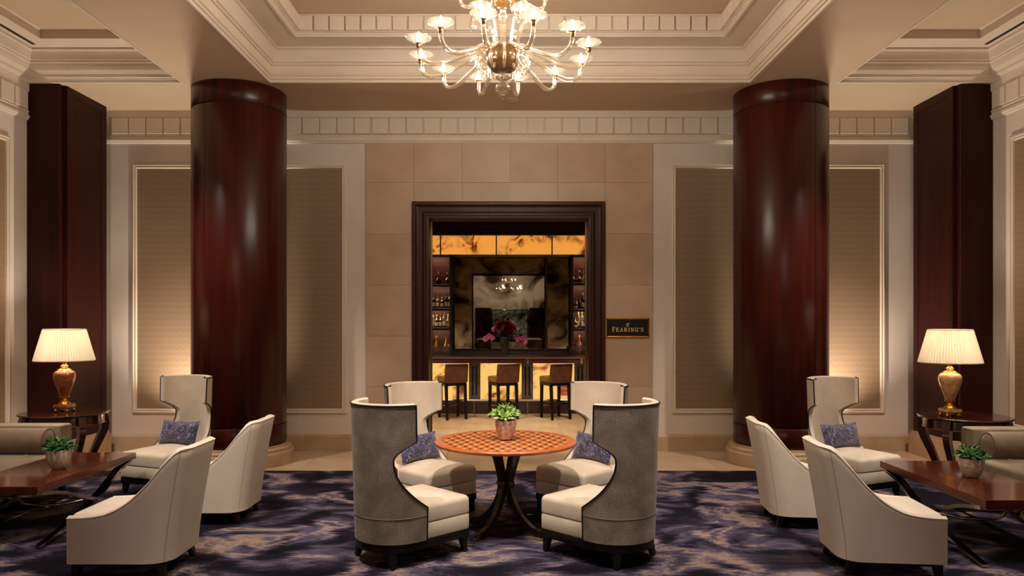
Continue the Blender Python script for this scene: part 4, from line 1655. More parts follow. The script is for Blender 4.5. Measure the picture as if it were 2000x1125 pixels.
# end tables
def make_end(label):
    t = thing('end_table', label, 'side table', group='round mahogany end tables')
    G().lathe([(0.0, 0.690), (0.405, 0.690), (0.427, 0.697), (0.436, 0.705), (0.436, 0.712), (0.427, 0.7195), (0.0, 0.720)], 72).obj('table_top', M['endwood'], t, smooth=30)
    G().lathe([(0.37, 0.60), (0.384, 0.605), (0.384, 0.69), (0.37, 0.69), (0.37, 0.60)], 64).obj('apron', M['endwood'], t, smooth=40)
    G().lathe([(0.37, 0.594), (0.391, 0.594), (0.391, 0.604), (0.37, 0.604), (0.37, 0.594)], 64).obj('apron_bead', M['brass'], t, smooth=40)
    for k in range(4):
        a = R(45 + 90 * k)
        pts = [(0.375, 0.69), (0.395, 0.63), (0.412, 0.56), (0.402, 0.48), (0.352, 0.37), (0.297, 0.25), (0.258, 0.13), (0.246, 0.05), (0.252, 0.006)]
        P = bez([(r_ * math.cos(a), r_ * math.sin(a), z) for r_, z in pts], 5)
        n_ = len(P)
        lg = G().tube(P, [1.15 - 0.55 * i / n_ for i in range(n_)], 4, flat=(0.040, 0.032), up=(-math.sin(a), math.cos(a), 0)).obj('leg', M['endwood'], t)
        G().box(-0.03, 0.03, -0.012, 0.012, -0.012, 0.012, 0.003).obj('leg_mount', M['steel'], lg, loc=(0.416 * math.cos(a), 0.416 * math.sin(a), 0.615), rot=(0, 0, a + R(90)))
    G().lathe([(0.0, 0.10), (0.23, 0.10), (0.24, 0.108), (0.23, 0.118), (0.0, 0.118)], 48).obj('low_shelf', M['endwood'], t, smooth=40)
    return t


et = make_end('round mahogany end table with curved legs under the left lamp')
et.location = (-4.84, 7.90, 0.010)
et.rotation_euler = (0, 0, R(8))
e2 = copy_tree(et)
e2.location = (4.74, 7.58, 0.010)
e2.rotation_euler = (0, 0, R(-8))
e2['label'] = 'round mahogany end table with curved legs under the right lamp'


# ---- table lamps
def make_lamp(label, urn, loc, watts):
    t = thing('table_lamp', label, 'lamp', loc, group='pleated-shade table lamps')
    for sx in (-1, 1):
        for sy in (-1, 1):
            G().lathe([(0.0, 0.0), (0.012, 0.002), (0.019, 0.014), (0.019, 0.024), (0.010, 0.040), (0.018, 0.046), (0.0, 0.048)], 14).obj('ball_foot', M['gold'], t, loc=(sx * 0.060, sy * 0.060, 0), smooth=60)
    G().box(-0.080, 0.080, -0.080, 0.080, 0.046, 0.078, 0.006).obj('plinth', urn, t)
    G().box(-0.072, 0.072, -0.072, 0.072, 0.078, 0.088, 0.004).obj('plinth_cap', M['gold'], t)
    G().lathe([(0.0, 0.086), (0.060, 0.086), (0.055, 0.098), (0.036, 0.112), (0.022, 0.130), (0.020, 0.145), (0.040, 0.152), (0.048, 0.160), (0.048, 0.172), (0.040, 0.178), (0.0, 0.180)], 32).obj('pedestal', M['gold'], t, smooth=50)
    G().lathe([(0.0, 0.176), (0.044, 0.178), (0.053, 0.205), (0.074, 0.260), (0.097, 0.325), (0.108, 0.375), (0.109, 0.400), (0.103, 0.425), (0.087, 0.443), (0.070, 0.450), (0.0, 0.452)], 40).obj('urn', urn, t, smooth=60)
    G().lathe([(0.0, 0.446), (0.074, 0.446), (0.071, 0.456), (0.053, 0.468), (0.034, 0.476), (0.030, 0.490), (0.040, 0.497), (0.030, 0.505), (0.016, 0.520), (0.024, 0.545), (0.032, 0.555), (0.030, 0.562), (0.012, 0.570), (0.010, 0.66), (0.0, 0.66)], 28).obj('gilt_neck', M['gold'], t, smooth=50)
    # pleated shade: closed thin shell, zig-zag pleats
    nP = 66
    vs, fs = [], []
    zb, zt_ = 0.560, 0.895
    rb, rt_ = 0.289, 0.200
    for (z, r_, th) in ((zb, rb, 0), (zt_, rt_, 0), (zt_, rt_ - 0.004, 0), (zb, rb - 0.004, 0)):
        for i in range(nP * 2):
            a = math.pi * i / nP
            k = r_ + (0.0075 if i % 2 else -0.0075)
            vs.append((k * math.cos(a), k * math.sin(a), z))
    m = nP * 2
    for j in range(4):
        for i in range(m):
            fs.append((j * m + i, j * m + (i + 1) % m, ((j + 1) % 4) * m + (i + 1) % m, ((j + 1) % 4) * m + i))
    sh = G().add(vs, fs).obj('lamp_shade', M['silk'], t)
    for (z, r_) in ((zb, rb), (zt_, rt_)):
        G().tube([(r_ * math.cos(a), r_ * math.sin(a), z) for a in [2 * math.pi * k / 72 for k in range(72)]], 0.006, 6, closed=True).obj('shade_binding', M['silk'], sh, smooth=80)
    for k in range(3):
        a = R(30 + 120 * k)
        G().tube([(0, 0, 0.86), ((rt_ - 0.004) * math.cos(a), (rt_ - 0.004) * math.sin(a), 0.875)], 0.003, 5).obj('shade_spider', M['gold'], t)
    G().tube([(0, 0, 0.66), (0, 0, 0.86)], 0.004, 6).obj('harp', M['gold'], t)
    for k in (-1, 1):
        bl = G().lathe([(0.0, -0.05), (0.014, -0.045), (0.016, -0.02), (0.030, 0.02), (0.030, 0.04), (0.018, 0.06), (0.0, 0.066)], 16).obj('bulb', M['bulb_lamp'] if 'bulb_lamp' in M else M.setdefault('bulb_lamp', emit_mat('lamp_bulb', (1.0, 0.8, 0.55, 1), 12)), t, loc=(k * 0.05, 0, 0.70), smooth=60)
    L = bpy.data.lights.new('lamp_light', 'POINT')
    L.energy = watts
    L.color = (1.0, 0.885, 0.76)
    L.shadow_soft_size = 0.05
    lo = bpy.data.objects.new('lamp_light', L)
    COL.objects.link(lo)
    lo.parent = t
    lo.location = (0, 0, 0.79)
    return t


make_lamp('table lamp with red-brown amber urn and pleated shade on the left end table', M['urn_amber'], (-4.84, 7.90, 0.7305), 21)
make_lamp('table lamp with pale honey onyx urn and pleated shade on the right end table', M['urn_honey'], (4.54, 7.50, 0.7305), 21)


# ---- potted succulents
def leaf_mesh(m_):
    vs, fs = [], []
    K = 6
    for k in range(K + 1):
        t = k / K
        wd = 0.0062 * (0.45 + 1.35 * t ** 0.7) * (1 - t ** 5) + 0.0012
        z = 0.085 * t
        y = 0.016 * t * t
        th = 0.0028 * (1 - t) + 0.0012
        vs += [(-wd, y, z), (0, y + th + 0.001, z), (wd, y, z), (0, y - th - 0.003, z)]
    for k in range(K):
        for i in range(4):
            j = (i + 1) % 4
            fs.append((k * 4 + i, k * 4 + j, (k + 1) * 4 + j, (k + 1) * 4 + i))
    fs.append((3, 2, 1, 0))
    fs.append((K * 4, K * 4 + 1, K * 4 + 2, K * 4 + 3))
    return G().add(vs, fs).mesh('leaf', m_, 70)


LEAF = {k: leaf_mesh(M[k]) for k in ('leaf_a', 'leaf_b', 'leaf_c', 'leaf_d')}


def plant(label, loc, prof, potmat, leaves, seed, spread, height, scale, n_ros, dark_foot=False):
    t = thing('potted_succulent', label, 'plant', loc, group='potted succulents')
    rr = random.Random(seed)
    G().lathe(prof, 40).obj('pot', potmat, t, smooth=50)
    if dark_foot:
        G().lathe([(0.0, 0.0), (prof[0][0] * 1.02, 0.0), (prof[0][0] * 1.06, 0.010), (0.0, 0.010)], 32).obj('pot_foot', M['darkwood'], t)
    rim = max(p_[0] for p_ in prof)
    zr = max(p_[1] for p_ in prof)
    G().lathe([(rim * 0.93, zr - 0.018), (rim * 0.6, zr - 0.006), (0.0, zr)], 28).obj('soil', M['soil'], t, smooth=60)
    for q in range(n_ros):
        if q == 0:
            cx, cy, cz, tilt, az = 0, 0, height, 0.0, 0.0
        else:
            az = 2 * math.pi * (q - 1) / (n_ros - 1) + rr.uniform(-0.25, 0.25)
            rad = spread * rr.uniform(0.75, 1.05)
            cx, cy = rad * math.cos(az), rad * math.sin(az)
            cz = height * rr.uniform(0.2, 0.7)
            tilt = 0.62
        base = Matrix.Translation((cx, cy, zr - 0.01 + cz)) @ Matrix.Rotation(az, 4, 'Z') @ Matrix.Rotation(tilt, 4, 'Y')
        st = G().tube([(cx * 0.5, cy * 0.5, zr - 0.02), (cx, cy, zr - 0.005 + cz)], 0.004, 5).obj('stem', M['leaf_c'], t)
        nl = 14
        for k in range(nl):
            a = k * 2.399 + rr.uniform(-0.2, 0.2)
            ti = 0.18 + 0.95 * (k / nl) + rr.uniform(-0.1, 0.1)
            sc = scale * (0.72 + 0.38 * k / nl) * rr.uniform(0.85, 1.12)
            mt = base @ Matrix.Rotation(a, 4, 'Z') @ Matrix.Rotation(-ti, 4, 'X') @ Matrix.Diagonal((sc * 1.15, sc, sc, 1))
            o = link('leaf', LEAF[rr.choice(leaves)], t)
            o.matrix_local = mt
    return t


plant('fresh green succulent in a pink terracotta pot on the round table', (CXT + 0.0, 5.95, 0.7405),
      [(0.052, 0.010), (0.056, 0.010), (0.068, 0.045), (0.080, 0.090), (0.0885, 0.135), (0.088, 0.158), (0.082, 0.162), (0.079, 0.155), (0.079, 0.135), (0.0, 0.13)],
      M['pot_pink'], ('leaf_a', 'leaf_a', 'leaf_b'), 3, 0.066, 0.085, 1.0, 9, True)
plant('dark green succulent in an etched grey pot on the left coffee table', (-3.83, 6.17, 0.4605),
      [(0.044, 0.0), (0.054, 0.006), (0.080, 0.050), (0.093, 0.105), (0.095, 0.150), (0.092, 0.162), (0.088, 0.163), (0.085, 0.150), (0.0, 0.14)],
      M['pot_grey'], ('leaf_c', 'leaf_d', 'leaf_c', 'leaf_b'), 9, 0.060, 0.055, 1.05, 10)
plant('dark green succulent in a pale carved pot on the right coffee table', (3.70, 5.83, 0.4605),
      [(0.040, 0.0), (0.052, 0.006), (0.076, 0.048), (0.089, 0.100), (0.092, 0.140), (0.090, 0.152), (0.086, 0.154), (0.083, 0.142), (0.0, 0.132)],
      M['pot_swirl'], ('leaf_c', 'leaf_d', 'leaf_d', 'leaf_b'), 15, 0.060, 0.055, 1.05, 10)


# ---- floor uplights hidden behind the beige wing chairs
for sx in (-1, 1):
    u = thing('floor_uplight', 'small dark floor uplight behind the %s beige wing chair' % ('left' if sx < 0 else 'right'), 'uplight', (sx * 4.05, 9.22, 0.0), group='floor uplights')
    G().lathe([(0.0, 0.0), (0.075, 0.0), (0.075, 0.02), (0.06, 0.03), (0.06, 0.16), (0.066, 0.165), (0.066, 0.175), (0.055, 0.175), (0.05, 0.14), (0.0, 0.14)], 28).obj('canister', M['cap_dark'], u, smooth=40)
    G().lathe([(0.0, 0.143), (0.049, 0.143), (0.049, 0.1405), (0.0, 0.1405)], 24).obj('lens', M['bulb_lamp'], u)
    L = bpy.data.lights.new('uplight_lamp', 'SPOT')
    L.energy = UPLIGHT_W
    L.color = (1.0, 0.86, 0.68)
    L.spot_size = R(125)
    L.spot_blend = 1.0
    L.shadow_soft_size = 0.04
    lo = bpy.data.objects.new('uplight_lamp', L)
    COL.objects.link(lo)
    lo.parent = u
    lo.location = (0, 0, 0.20)
    lo.rotation_euler = (math.pi, 0, 0)

# ================================================================== chandelier
BULB = emit_mat('chandelier_bulb', (1.0, 0.90, 0.76, 1), 55.0)
ch = thing('chandelier', 'clear blown-glass chandelier with scrolling lit arms hanging over the round table', 'chandelier', (-0.055, 5.70, 0))


def ch_obj(g, name, m, parent=ch, smooth=60, **k):
    return g.obj(name, m, parent, smooth=smooth, **k)


ch_obj(G().lathe([(0.0, 3.655), (0.05, 3.658), (0.095, 3.68), (0.122, 3.72), (0.130, 3.77), (0.128, 3.815), (0.118, 3.84), (0.112, 3.84), (0.120, 3.80), (0.118, 3.76), (0.09, 3.70), (0.0, 3.675)], 40, flute=(20, 0.012)), 'bowl', M['murano_gold'])
ch_obj(G().lathe([(0.0, 3.595), (0.028, 3.597), (0.050, 3.612), (0.058, 3.632), (0.045, 3.652), (0.03, 3.662), (0.0, 3.662)], 36, flute=(14, 0.06)), 'ribbed_knop', M['murano'])
ch_obj(G().lathe([(0.0, 3.485), (0.022, 3.488), (0.046, 3.505), (0.056, 3.53), (0.050, 3.558), (0.028, 3.578), (0.020, 3.592), (0.026, 3.60), (0.0, 3.60)], 36, flute=(14, 0.06)), 'ribbed_ball', M['murano'])
ch_obj(G().lathe([(0.0, 3.445), (0.010, 3.455), (0.026, 3.47), (0.026, 3.478), (0.018, 3.487), (0.0, 3.49)], 18), 'finial', M['murano'])
ch_obj(G().lathe([(0.035, 3.83), (0.028, 3.88), (0.024, 3.95), (0.034, 4.04), (0.046, 4.08), (0.034, 4.10), (0.022, 4.13), (0.022, 4.18), (0.05, 4.22), (0.07, 4.26), (0.07, 4.30), (0.045, 4.33), (0.022, 4.36), (0.020, 4.55), (0.034, 4.62), (0.018, 4.70), (0.012, 4.74)], 28), 'stem', M['murano'])
ch_obj(G().lathe([(0.0, 4.165), (0.05, 4.17), (0.085, 4.20), (0.092, 4.245), (0.082, 4.28), (0.0, 4.28)], 32, flute=(16, 0.02)), 'upper_bowl', M['murano_gold'])
ch_obj(G().tube([(0, 0, 4.72), (0, 0, 5.09)], 0.006, 8), 'suspension_rod', M['brass'])
ch_obj(G().lathe([(0.0, 5.03), (0.02, 5.032), (0.06, 5.06), (0.075, 5.085), (0.075, 5.10), (0.0, 5.10)], 32), 'ceiling_rose', M['brass'])

# shared meshes, built pointing along +x
arm_pts = bez([(0.085, 0, 3.80), (0.14, 0, 3.835), (0.22, 0, 3.81), (0.36, 0, 3.735), (0.50, 0, 3.672), (0.595, 0, 3.668), (0.655, 0, 3.712), (0.67, 0, 3.785)], 5)
ARM = G().tube(arm_pts, 0.0165, 10).mesh('arm', M['murano'], 80)
SOCK = G().lathe([(0.0, -0.03), (0.017, -0.03), (0.020, -0.018), (0.016, -0.008), (0.022, 0.0), (0.0, 0.0)], 16).mesh('socket', M['brass'], 60)
CUP = G().lathe([(0.016, 0.0), (0.034, 0.004), (0.052, 0.016), (0.078, 0.034), (0.098, 0.042), (0.095, 0.047), (0.070, 0.040), (0.048, 0.022), (0.030, 0.012), (0.016, 0.010)], 48, flute=(16, 0.035)).mesh('drip_dish', M['dish'], 60)
BUL = G().lathe([(0.0, 0.004), (0.012, 0.006), (0.016, 0.022), (0.015, 0.040), (0.009, 0.062), (0.003, 0.078), (0.0, 0.082)], 14).mesh('bulb', BULB, 70)
uarm_pts = bez([(0.06, 0, 4.26), (0.12, 0, 4.27), (0.20, 0, 4.20), (0.275, 0, 4.165), (0.325, 0, 4.19), (0.335, 0, 4.245)], 5)
UARM = G().tube(uarm_pts, 0.013, 8).mesh('upper_arm', M['murano'], 80)
# ornamental curls
curl = bez([(0.10, 0, 3.83), (0.125, 0, 3.93), (0.15, 0, 4.02), (0.19, 0, 4.075), (0.235, 0, 4.06), (0.235, 0, 4.015), (0.205, 0, 4.01)], 5)
CURL = G().tube(curl, [0.014 - 0.006 * i / len(curl) for i in range(len(curl))], 8).mesh('curl', M['murano'], 80)
drop = bez([(0.10, 0, 3.83), (0.17, 0, 3.82), (0.205, 0, 3.75), (0.19, 0, 3.67), (0.155, 0, 3.655), (0.145, 0, 3.69)], 5)
DROP = G().tube(drop, [0.014 - 0.005 * i / len(drop) for i in range(len(drop))], 8).mesh('scroll_leaf', M['murano'], 80)
BERRY = G().lathe([(0.0, -0.017), (0.012, -0.013), (0.017, 0.0), (0.012, 0.013), (0.0, 0.017)], 12).mesh('glass_berry', M['murano'], 80)

for k in range(12):
    a = R(-90 + 15 + 30 * k + 4)
    arm = link('arm', ARM, ch, rot=(0, 0, a))
    for me, nm, dz in ((SOCK, 'socket', 0.0), (CUP, 'drip_dish', -0.002), (BUL, 'bulb', 0.008)):
        link(nm, me, arm, (0.67, 0, 3.805 + dz))
    b2 = a + R(15)
    link('scroll_leaf', DROP, ch, rot=(0, 0, b2))
    link('glass_berry', BERRY, ch, (0.128 * math.cos(b2), 0.128 * math.sin(b2), 3.735))
    if k % 2 == 0:
        ua = link('upper_arm', UARM, ch, rot=(0, 0, b2))
        for me, nm, dz in ((SOCK, 'socket', 0.0), (CUP, 'drip_dish', -0.002), (BUL, 'bulb', 0.008)):
            link(nm, me, ua, (0.335, 0, 4.265 + dz))
        link('curl', CURL, ch, rot=(0, 0, b2))

ch2 = copy_tree(ch)
ch2.location = (-0.055, -7.6, -0.35)
G().tube([(0, 0, 5.08), (0, 0, 5.44)], 0.008, 8).obj('suspension_rod', M['brass'], ch2)
ch2['label'] = 'second glass chandelier at the far end of the lobby, reflected small in the bar mirror'
ch['group'] = ch2['group'] = 'lobby chandeliers'


def bulb_light(parent, loc, watts):
    L = bpy.data.lights.new('bulb_light', 'POINT')
    L.energy = watts
    L.color = (1.0, 0.88, 0.72)
    L.shadow_soft_size = 0.03
    lo = bpy.data.objects.new('bulb_light', L)
    COL.objects.link(lo)
    lo.parent = parent
    lo.location = loc


CH_W = 8.2
for k in range(12):
    a = R(-90 + 15 + 30 * k + 4)
    bulb_light(ch, (0.67 * math.cos(a), 0.67 * math.sin(a), 3.93), CH_W)
for k in range(6):
    a = R(-90 + 30 + 60 * k + 4)
    bulb_light(ch, (0.335 * math.cos(a), 0.335 * math.sin(a), 4.39), CH_W)
for k in range(3):
    a = R(120 * k)
    bulb_light(ch2, (0.6 * math.cos(a), 0.6 * math.sin(a), 3.95), CH_W * 7)

# ================================================================== the sign
sg = thing('restaurant_sign', 'small black plaque with gold lettering and gold frame beside the bar doorway', 'sign', (1.557, WY - 0.022, 1.632))
G().box(-0.262, 0.262, -0.014, 0.0, -0.108, 0.108, 0.002).obj('plate', M['signblack'], sg)
G().frame([(0, 0.0), (0, 0.022), (0.006, 0.026), (0.014, 0.022), (0.020, 0.014)], -0.280, 0.280, -0.126, 0.126, lambda u, v, q: (u, -q, v)).obj('frame', M['gold'], sg)


def strokes(segs, wd):
    g = G()
    for k, (x0, z0, x1, z1, *q) in enumerate(segs):
        wv = q[0] if q else wd
        dx, dz = x1 - x0, z1 - z0
        L = math.hypot(dx, dz)
        nx, nz = -dz / L * wv / 2, dx / L * wv / 2
        y0, y1 = -0.0165 - 0.0001 * k, -0.0135
        vs = [(x, y, z) for y in (y0, y1) for (x, z) in ((x0 + nx, z0 + nz), (x1 + nx, z1 + nz), (x1 - nx, z1 - nz), (x0 - nx, z0 - nz))]
        g.add(vs, [(0, 1, 2, 3), (7, 6, 5, 4), (0, 4, 5, 1), (1, 5, 6, 2), (2, 6, 7, 3), (3, 7, 4, 0)])
    return g


def arc(cx, cz, rx, rz, a0, a1, n=8):
    p = [(cx + rx * math.cos(R(a0 + (a1 - a0) * i / n)), cz + rz * math.sin(R(a0 + (a1 - a0) * i / n))) for i in range(n + 1)]
    return [(p[i][0], p[i][1], p[i + 1][0], p[i + 1][1]) for i in range(n)]


T = 0.13   # thin stroke width relative to the letter height
GLY = {
    'F': (0.62, [(0.14, 0, 0.14, 1, 0.2), (0.0, 0.96, 0.6, 0.96), (0.1, 0.5, 0.45, 0.5), (0, 0.04, 0.32, 0.04), (0.58, 1, 0.58, 0.75), (0.44, 0.62, 0.44, 0.38)]),
    'E': (0.68, [(0.14, 0, 0.14, 1, 0.2), (0.0, 0.96, 0.6, 0.96), (0.1, 0.5, 0.45, 0.5), (0, 0.04, 0.64, 0.04), (0.58, 1, 0.58, 0.75), (0.62, 0, 0.62, 0.25), (0.44, 0.62, 0.44, 0.38)]),
    'A': (0.86, [(0.14, 0, 0.42, 1), (0.42, 1, 0.70, 0, 0.2), (0.22, 0.32, 0.6, 0.32), (0, 0.04, 0.28, 0.04), (0.54, 0.04, 0.86, 0.04)]),
    'R': (0.80, [(0.14, 0, 0.14, 1, 0.2), (0, 0.96, 0.4, 0.96), (0, 0.04, 0.3, 0.04), (0.1, 0.48, 0.4, 0.48)] + [(a, b, c_, d, 0.17) for a, b, c_, d in arc(0.38, 0.72, 0.2, 0.24, -90, 90)] + [(0.36, 0.48, 0.68, 0.02, 0.2), (0.58, 0.04, 0.8, 0.04)]),
    'I': (0.34, [(0.17, 0, 0.17, 1, 0.2), (0, 0.96, 0.34, 0.96), (0, 0.04, 0.34, 0.04)]),
    'N': (0.88, [(0.14, 0, 0.14, 1), (0.14, 0.98, 0.74, 0.02, 0.2), (0.74, 0, 0.74, 1), (0, 0.04, 0.28, 0.04), (0, 0.96, 0.22, 0.96), (0.6, 0.96, 0.88, 0.96)]),
    'G': (0.82, [(a, b, c_, d, 0.17) for a, b, c_, d in arc(0.42, 0.5, 0.36, 0.46, 50, 320, 16)] + [(0.70, 0.02, 0.70, 0.44, 0.18), (0.52, 0.42, 0.84, 0.42), (0.68, 0.98, 0.68, 0.72)]),
    "'": (0.16, [(0.1, 1.0, 0.06, 0.72, 0.14)]),
    'S': (0.60, [(a, b, c_, d, 0.15) for a, b, c_, d in arc(0.3, 0.73, 0.22, 0.23, 35, 270, 10) + arc(0.3, 0.27, 0.24, 0.23, 90, -145, 10)] + [(0.52, 0.98, 0.52, 0.74), (0.05, 0.02, 0.05, 0.28)]),
}
word = "FEARING'S"
H_ = 0.051
gap = 0.27
tot = sum(GLY[c_][0] * (1.18 if i == 0 else 1.0) for i, c_ in enumerate(word)) + gap * (len(word) - 1)
x = -tot * H_ / 2
for i, ch_ in enumerate(word):
    hh = H_ * (1.22 if i == 0 else 1.0)
    ww = H_ * (1.18 if i == 0 else 1.0)
    segs = [(s[0] * ww + x, s[1] * hh - 0.052, s[2] * ww + x, s[3] * hh - 0.052, (s[4] if len(s) > 4 else T) * H_) for s in GLY[ch_][1]]
    strokes(segs, T * H_).obj('letter', M['signgold'], sg)
    x += GLY[ch_][0] * ww + gap * H_
# the little chili-like flourish above the name
em = [(a, b, c_, d, 0.009) for a, b, c_, d in arc(-0.004, 0.036, 0.014, 0.017, 60, 330, 10)] + [(0.003, 0.050, 0.022, 0.064, 0.007), (0.006, 0.026, 0.012, 0.044, 0.006), (-0.006, 0.044, 0.014, 0.048, 0.005)]
strokes(em, 0.008).obj('emblem', M['signgold'], sg)


# ================================================================== bar stools
def make_stool():
    t = thing('bar_stool', 'bar stool', 'bar stool', group='leather bar stools')
    W = 0.21
    zs = 0.66
    G().rbox(-W, W, -0.20, 0.22, zs - 0.02, zs + 0.085, 0.03, 4, 0.015).obj('seat', M['seatleather'], t, smooth=50)
    G().box(-W + 0.01, W - 0.01, -0.19, 0.21, zs - 0.07, zs - 0.018, 0.004).obj('seat_rail', M['darkwood'], t)
    g = G().rbox(-W, W, -0.045, 0.045, 0.0, 0.34, 0.03, 4)
    g.v = [(x_, y_ - 0.205 - 0.14 * z_, z_ + zs - 0.02) for x_, y_, z_ in g.v]
    g.obj('backrest', M['leather'], t, smooth=50)
    G().tube([(sx_ * (W - 0.01), -0.252 - 0.14 * 0.32, zs + 0.30) for sx_ in (-1, 1)], 0.006, 6).obj('back_seam', M['darkwood'], t)
    for sx_ in (-1, 1):
        leg_mesh(0.05, 0.038, zs - 0.05, 0, 0.01).obj('leg', M['darkwood'], t, loc=(sx_ * (W - 0.035), 0.175, zs - 0.05))
        leg_mesh(0.05, 0.038, zs - 0.03, 0, -0.055).obj('leg', M['darkwood'], t, loc=(sx_ * (W - 0.035), -0.185, zs - 0.03))
        G().box(sx_ * (W - 0.035) - 0.012, sx_ * (W - 0.035) + 0.012, -0.19, 0.17, 0.26, 0.295, 0.003).obj('side_stretcher', M['darkwood'], t)
    G().box(-W + 0.05, W - 0.05, 0.165, 0.195, 0.20, 0.235, 0.003).obj('foot_bar', M['brass'], t)
    G().box(-W + 0.05, W - 0.05, -0.225, -0.195, 0.26, 0.295, 0.003).obj('rear_stretcher', M['darkwood'], t)
    return t


st = make_stool()
for i, (x_, lab) in enumerate(((-1.03, 'brown leather bar stool at the left end of the onyx bar'), (-0.125, 'brown leather bar stool in the middle of the onyx bar'), (0.80, 'brown leather bar stool at the right end of the onyx bar'))):
    o = st if i == 0 else copy_tree(st)
    o.location = (x_, 12.93, 0)
    o.rotation_euler = (0, 0, R(24))
    o['label'] = lab


# ================================================================== bottles and glasses
def bottle(kind, h):
    """kind -> profile with base radius ~0.038"""
    P = {
        'wine': [(0.036, 0.0), (0.038, 0.006), (0.038, 0.60 * h), (0.030, 0.70 * h), (0.014, 0.78 * h), (0.013, 0.97 * h), (0.0, 0.97 * h)],
        'spirit': [(0.040, 0.0), (0.042, 0.006), (0.042, 0.55 * h), (0.038, 0.62 * h), (0.015, 0.68 * h), (0.014, 0.95 * h), (0.0, 0.95 * h)],
        'tall': [(0.031, 0.0), (0.033, 0.006), (0.033, 0.66 * h), (0.013, 0.76 * h), (0.012, 0.96 * h), (0.0, 0.96 * h)],
        'squat': [(0.050, 0.0), (0.055, 0.01), (0.056, 0.35 * h), (0.046, 0.52 * h), (0.018, 0.62 * h), (0.016, 0.90 * h), (0.0, 0.90 * h)],
        'cone': [(0.056, 0.0), (0.060, 0.012), (0.050, 0.30 * h), (0.026, 0.58 * h), (0.014, 0.68 * h), (0.015, 0.90 * h), (0.0, 0.90 * h)],
        'decanter': [(0.040, 0.0), (0.062, 0.03), (0.066, 0.07), (0.050, 0.115), (0.020, 0.15), (0.014, 0.18), (0.020, 0.21), (0.0, 0.212)],
    }
    return P[kind]


BOT = {}


def bottle_tree(kind, h, glass, cap, lab=True):
    key = (kind, h, glass, cap, lab)
    if key not in BOT:
        pr = bottle(kind, h)
        body = G().lathe(pr, 18).mesh('glass_body', M[glass], 60)
        top = pr[-1][1]
        if kind == 'decanter':
            capm = G().lathe([(0.0, top - 0.002), (0.016, top), (0.030, top + 0.028), (0.022, top + 0.055), (0.0, top + 0.064)], 14).mesh('stopper', M[cap], 60)
        else:
            rn = pr[-2][0] + 0.002
            capm = G().lathe([(rn, top - 0.10 * h), (rn, top + 0.02 * h), (rn * 0.85, top + 0.03 * h), (0.0, top + 0.03 * h)], 14).mesh('cap', M[cap], 60)
        labm = None
        if lab:
            rb_ = max(p_[0] for p_ in pr) + 0.0008
            a, b = (0.14 * h, 0.42 * h)
            if kind in ('cone', 'squat'):
                a, b = (0.10 * h, 0.26 * h)
            labm = G().lathe([(rb_, a), (rb_, b)], 16, a0=R(-150), a1=R(-30)).mesh('paper_label', M['label'], 60)
        BOT[key] = (body, capm, labm)
    return BOT[key]


ORD = ['first', 'second', 'third', 'fourth', 'fifth', 'sixth', 'seventh', 'eighth', 'ninth']
COLN = {'liq_amber': 'amber', 'liq_dark': 'dark', 'liq_clear': 'clear', 'liq_green': 'green', 'liq_gold': 'golden'}
SHN = {-1: 'left-hand', 1: 'right-hand'}


def row(sx, z, shelfname, xs_, items, y=15.36):
    for i, (x_, it) in enumerate(zip(xs_, items)):
        kind, h, gl_, cap, lb = it
        nm = 'decanter' if kind == 'decanter' else 'bottle'
        t = thing(nm, '%s glass %s, %s from the left on the %s of the %s bar niche' % (COLN[gl_], nm, ORD[i], shelfname, SHN[sx]), nm, (x_, y + rnd.uniform(-0.02, 0.02), z), rnd.uniform(-0.3, 0.3), group='bottles in the bar niches')
        body, capm, labm = bottle_tree(*it)
        link('glass_body', body, t)
        link('stopper' if kind == 'decanter' else 'cap', capm, t)
        if labm:
            link('paper_label', labm, t)


def X(px, d=15.36):
    return (px - 996) / F_PX * d


row(-1, 2.5, 'top shelf', [X(856), X(874)], [('decanter', 0.28, 'liq_dark', 'liq_clear', False), ('decanter', 0.22, 'liq_amber', 'liq_clear', False)])
row(-1, 2.0, 'second shelf', [X(q) for q in (847.5, 855, 863.5, 871.5, 879)],
    [('wine', 0.29, 'liq_dark', 'cap_dark', True), ('spirit', 0.29, 'liq_amber', 'cap_dark', True), ('spirit', 0.25, 'liq_dark', 'cap_gold', True), ('wine', 0.33, 'liq_dark', 'cap_dark', True), ('wine', 0.33, 'liq_green', 'cap_dark', True)])
row(-1, 1.59, 'third shelf', [X(q) for q in (846, 853, 860.5, 867.5, 875, 881)],
    [('tall', 0.33, 'liq_clear', 'cap_dark', True), ('spirit', 0.28, 'liq_green', 'cap_gold', True), ('spirit', 0.28, 'liq_amber', 'cap_dark', True), ('wine', 0.33, 'liq_clear', 'cap_dark', True), ('squat', 0.31, 'liq_gold', 'cap_gold', True), ('tall', 0.28, 'liq_gold', 'cap_dark', True)])
row(-1, 1.045, 'counter', [X(q, 15.42) for q in (843, 852, 871, 879.5)],
    [('cone', 0.36, 'liq_amber', 'cap_gold', True), ('cone', 0.40, 'liq_gold', 'cap_gold', True), ('squat', 0.38, 'liq_gold', 'liq_clear', True), ('squat', 0.37, 'liq_gold', 'liq_clear', True)], 15.44)
row(1, 2.53, 'top shelf', [X(q) for q in (1118.5, 1131, 1141)],
    [('decanter', 0.24, 'liq_dark', 'liq_clear', False), ('decanter', 0.24, 'liq_amber', 'liq_clear', False), ('decanter', 0.24, 'liq_clear', 'liq_clear', False)])
row(1, 1.98, 'second shelf', [X(q) for q in (1117, 1124.5, 1131.5, 1138.5)],
    [('wine', 0.28, 'liq_dark', 'cap_dark', True), ('squat', 0.27, 'liq_amber', 'cap_dark', True), ('tall', 0.25, 'liq_dark', 'cap_dark', False), ('wine', 0.34, 'liq_dark', 'cap_gold', True)])
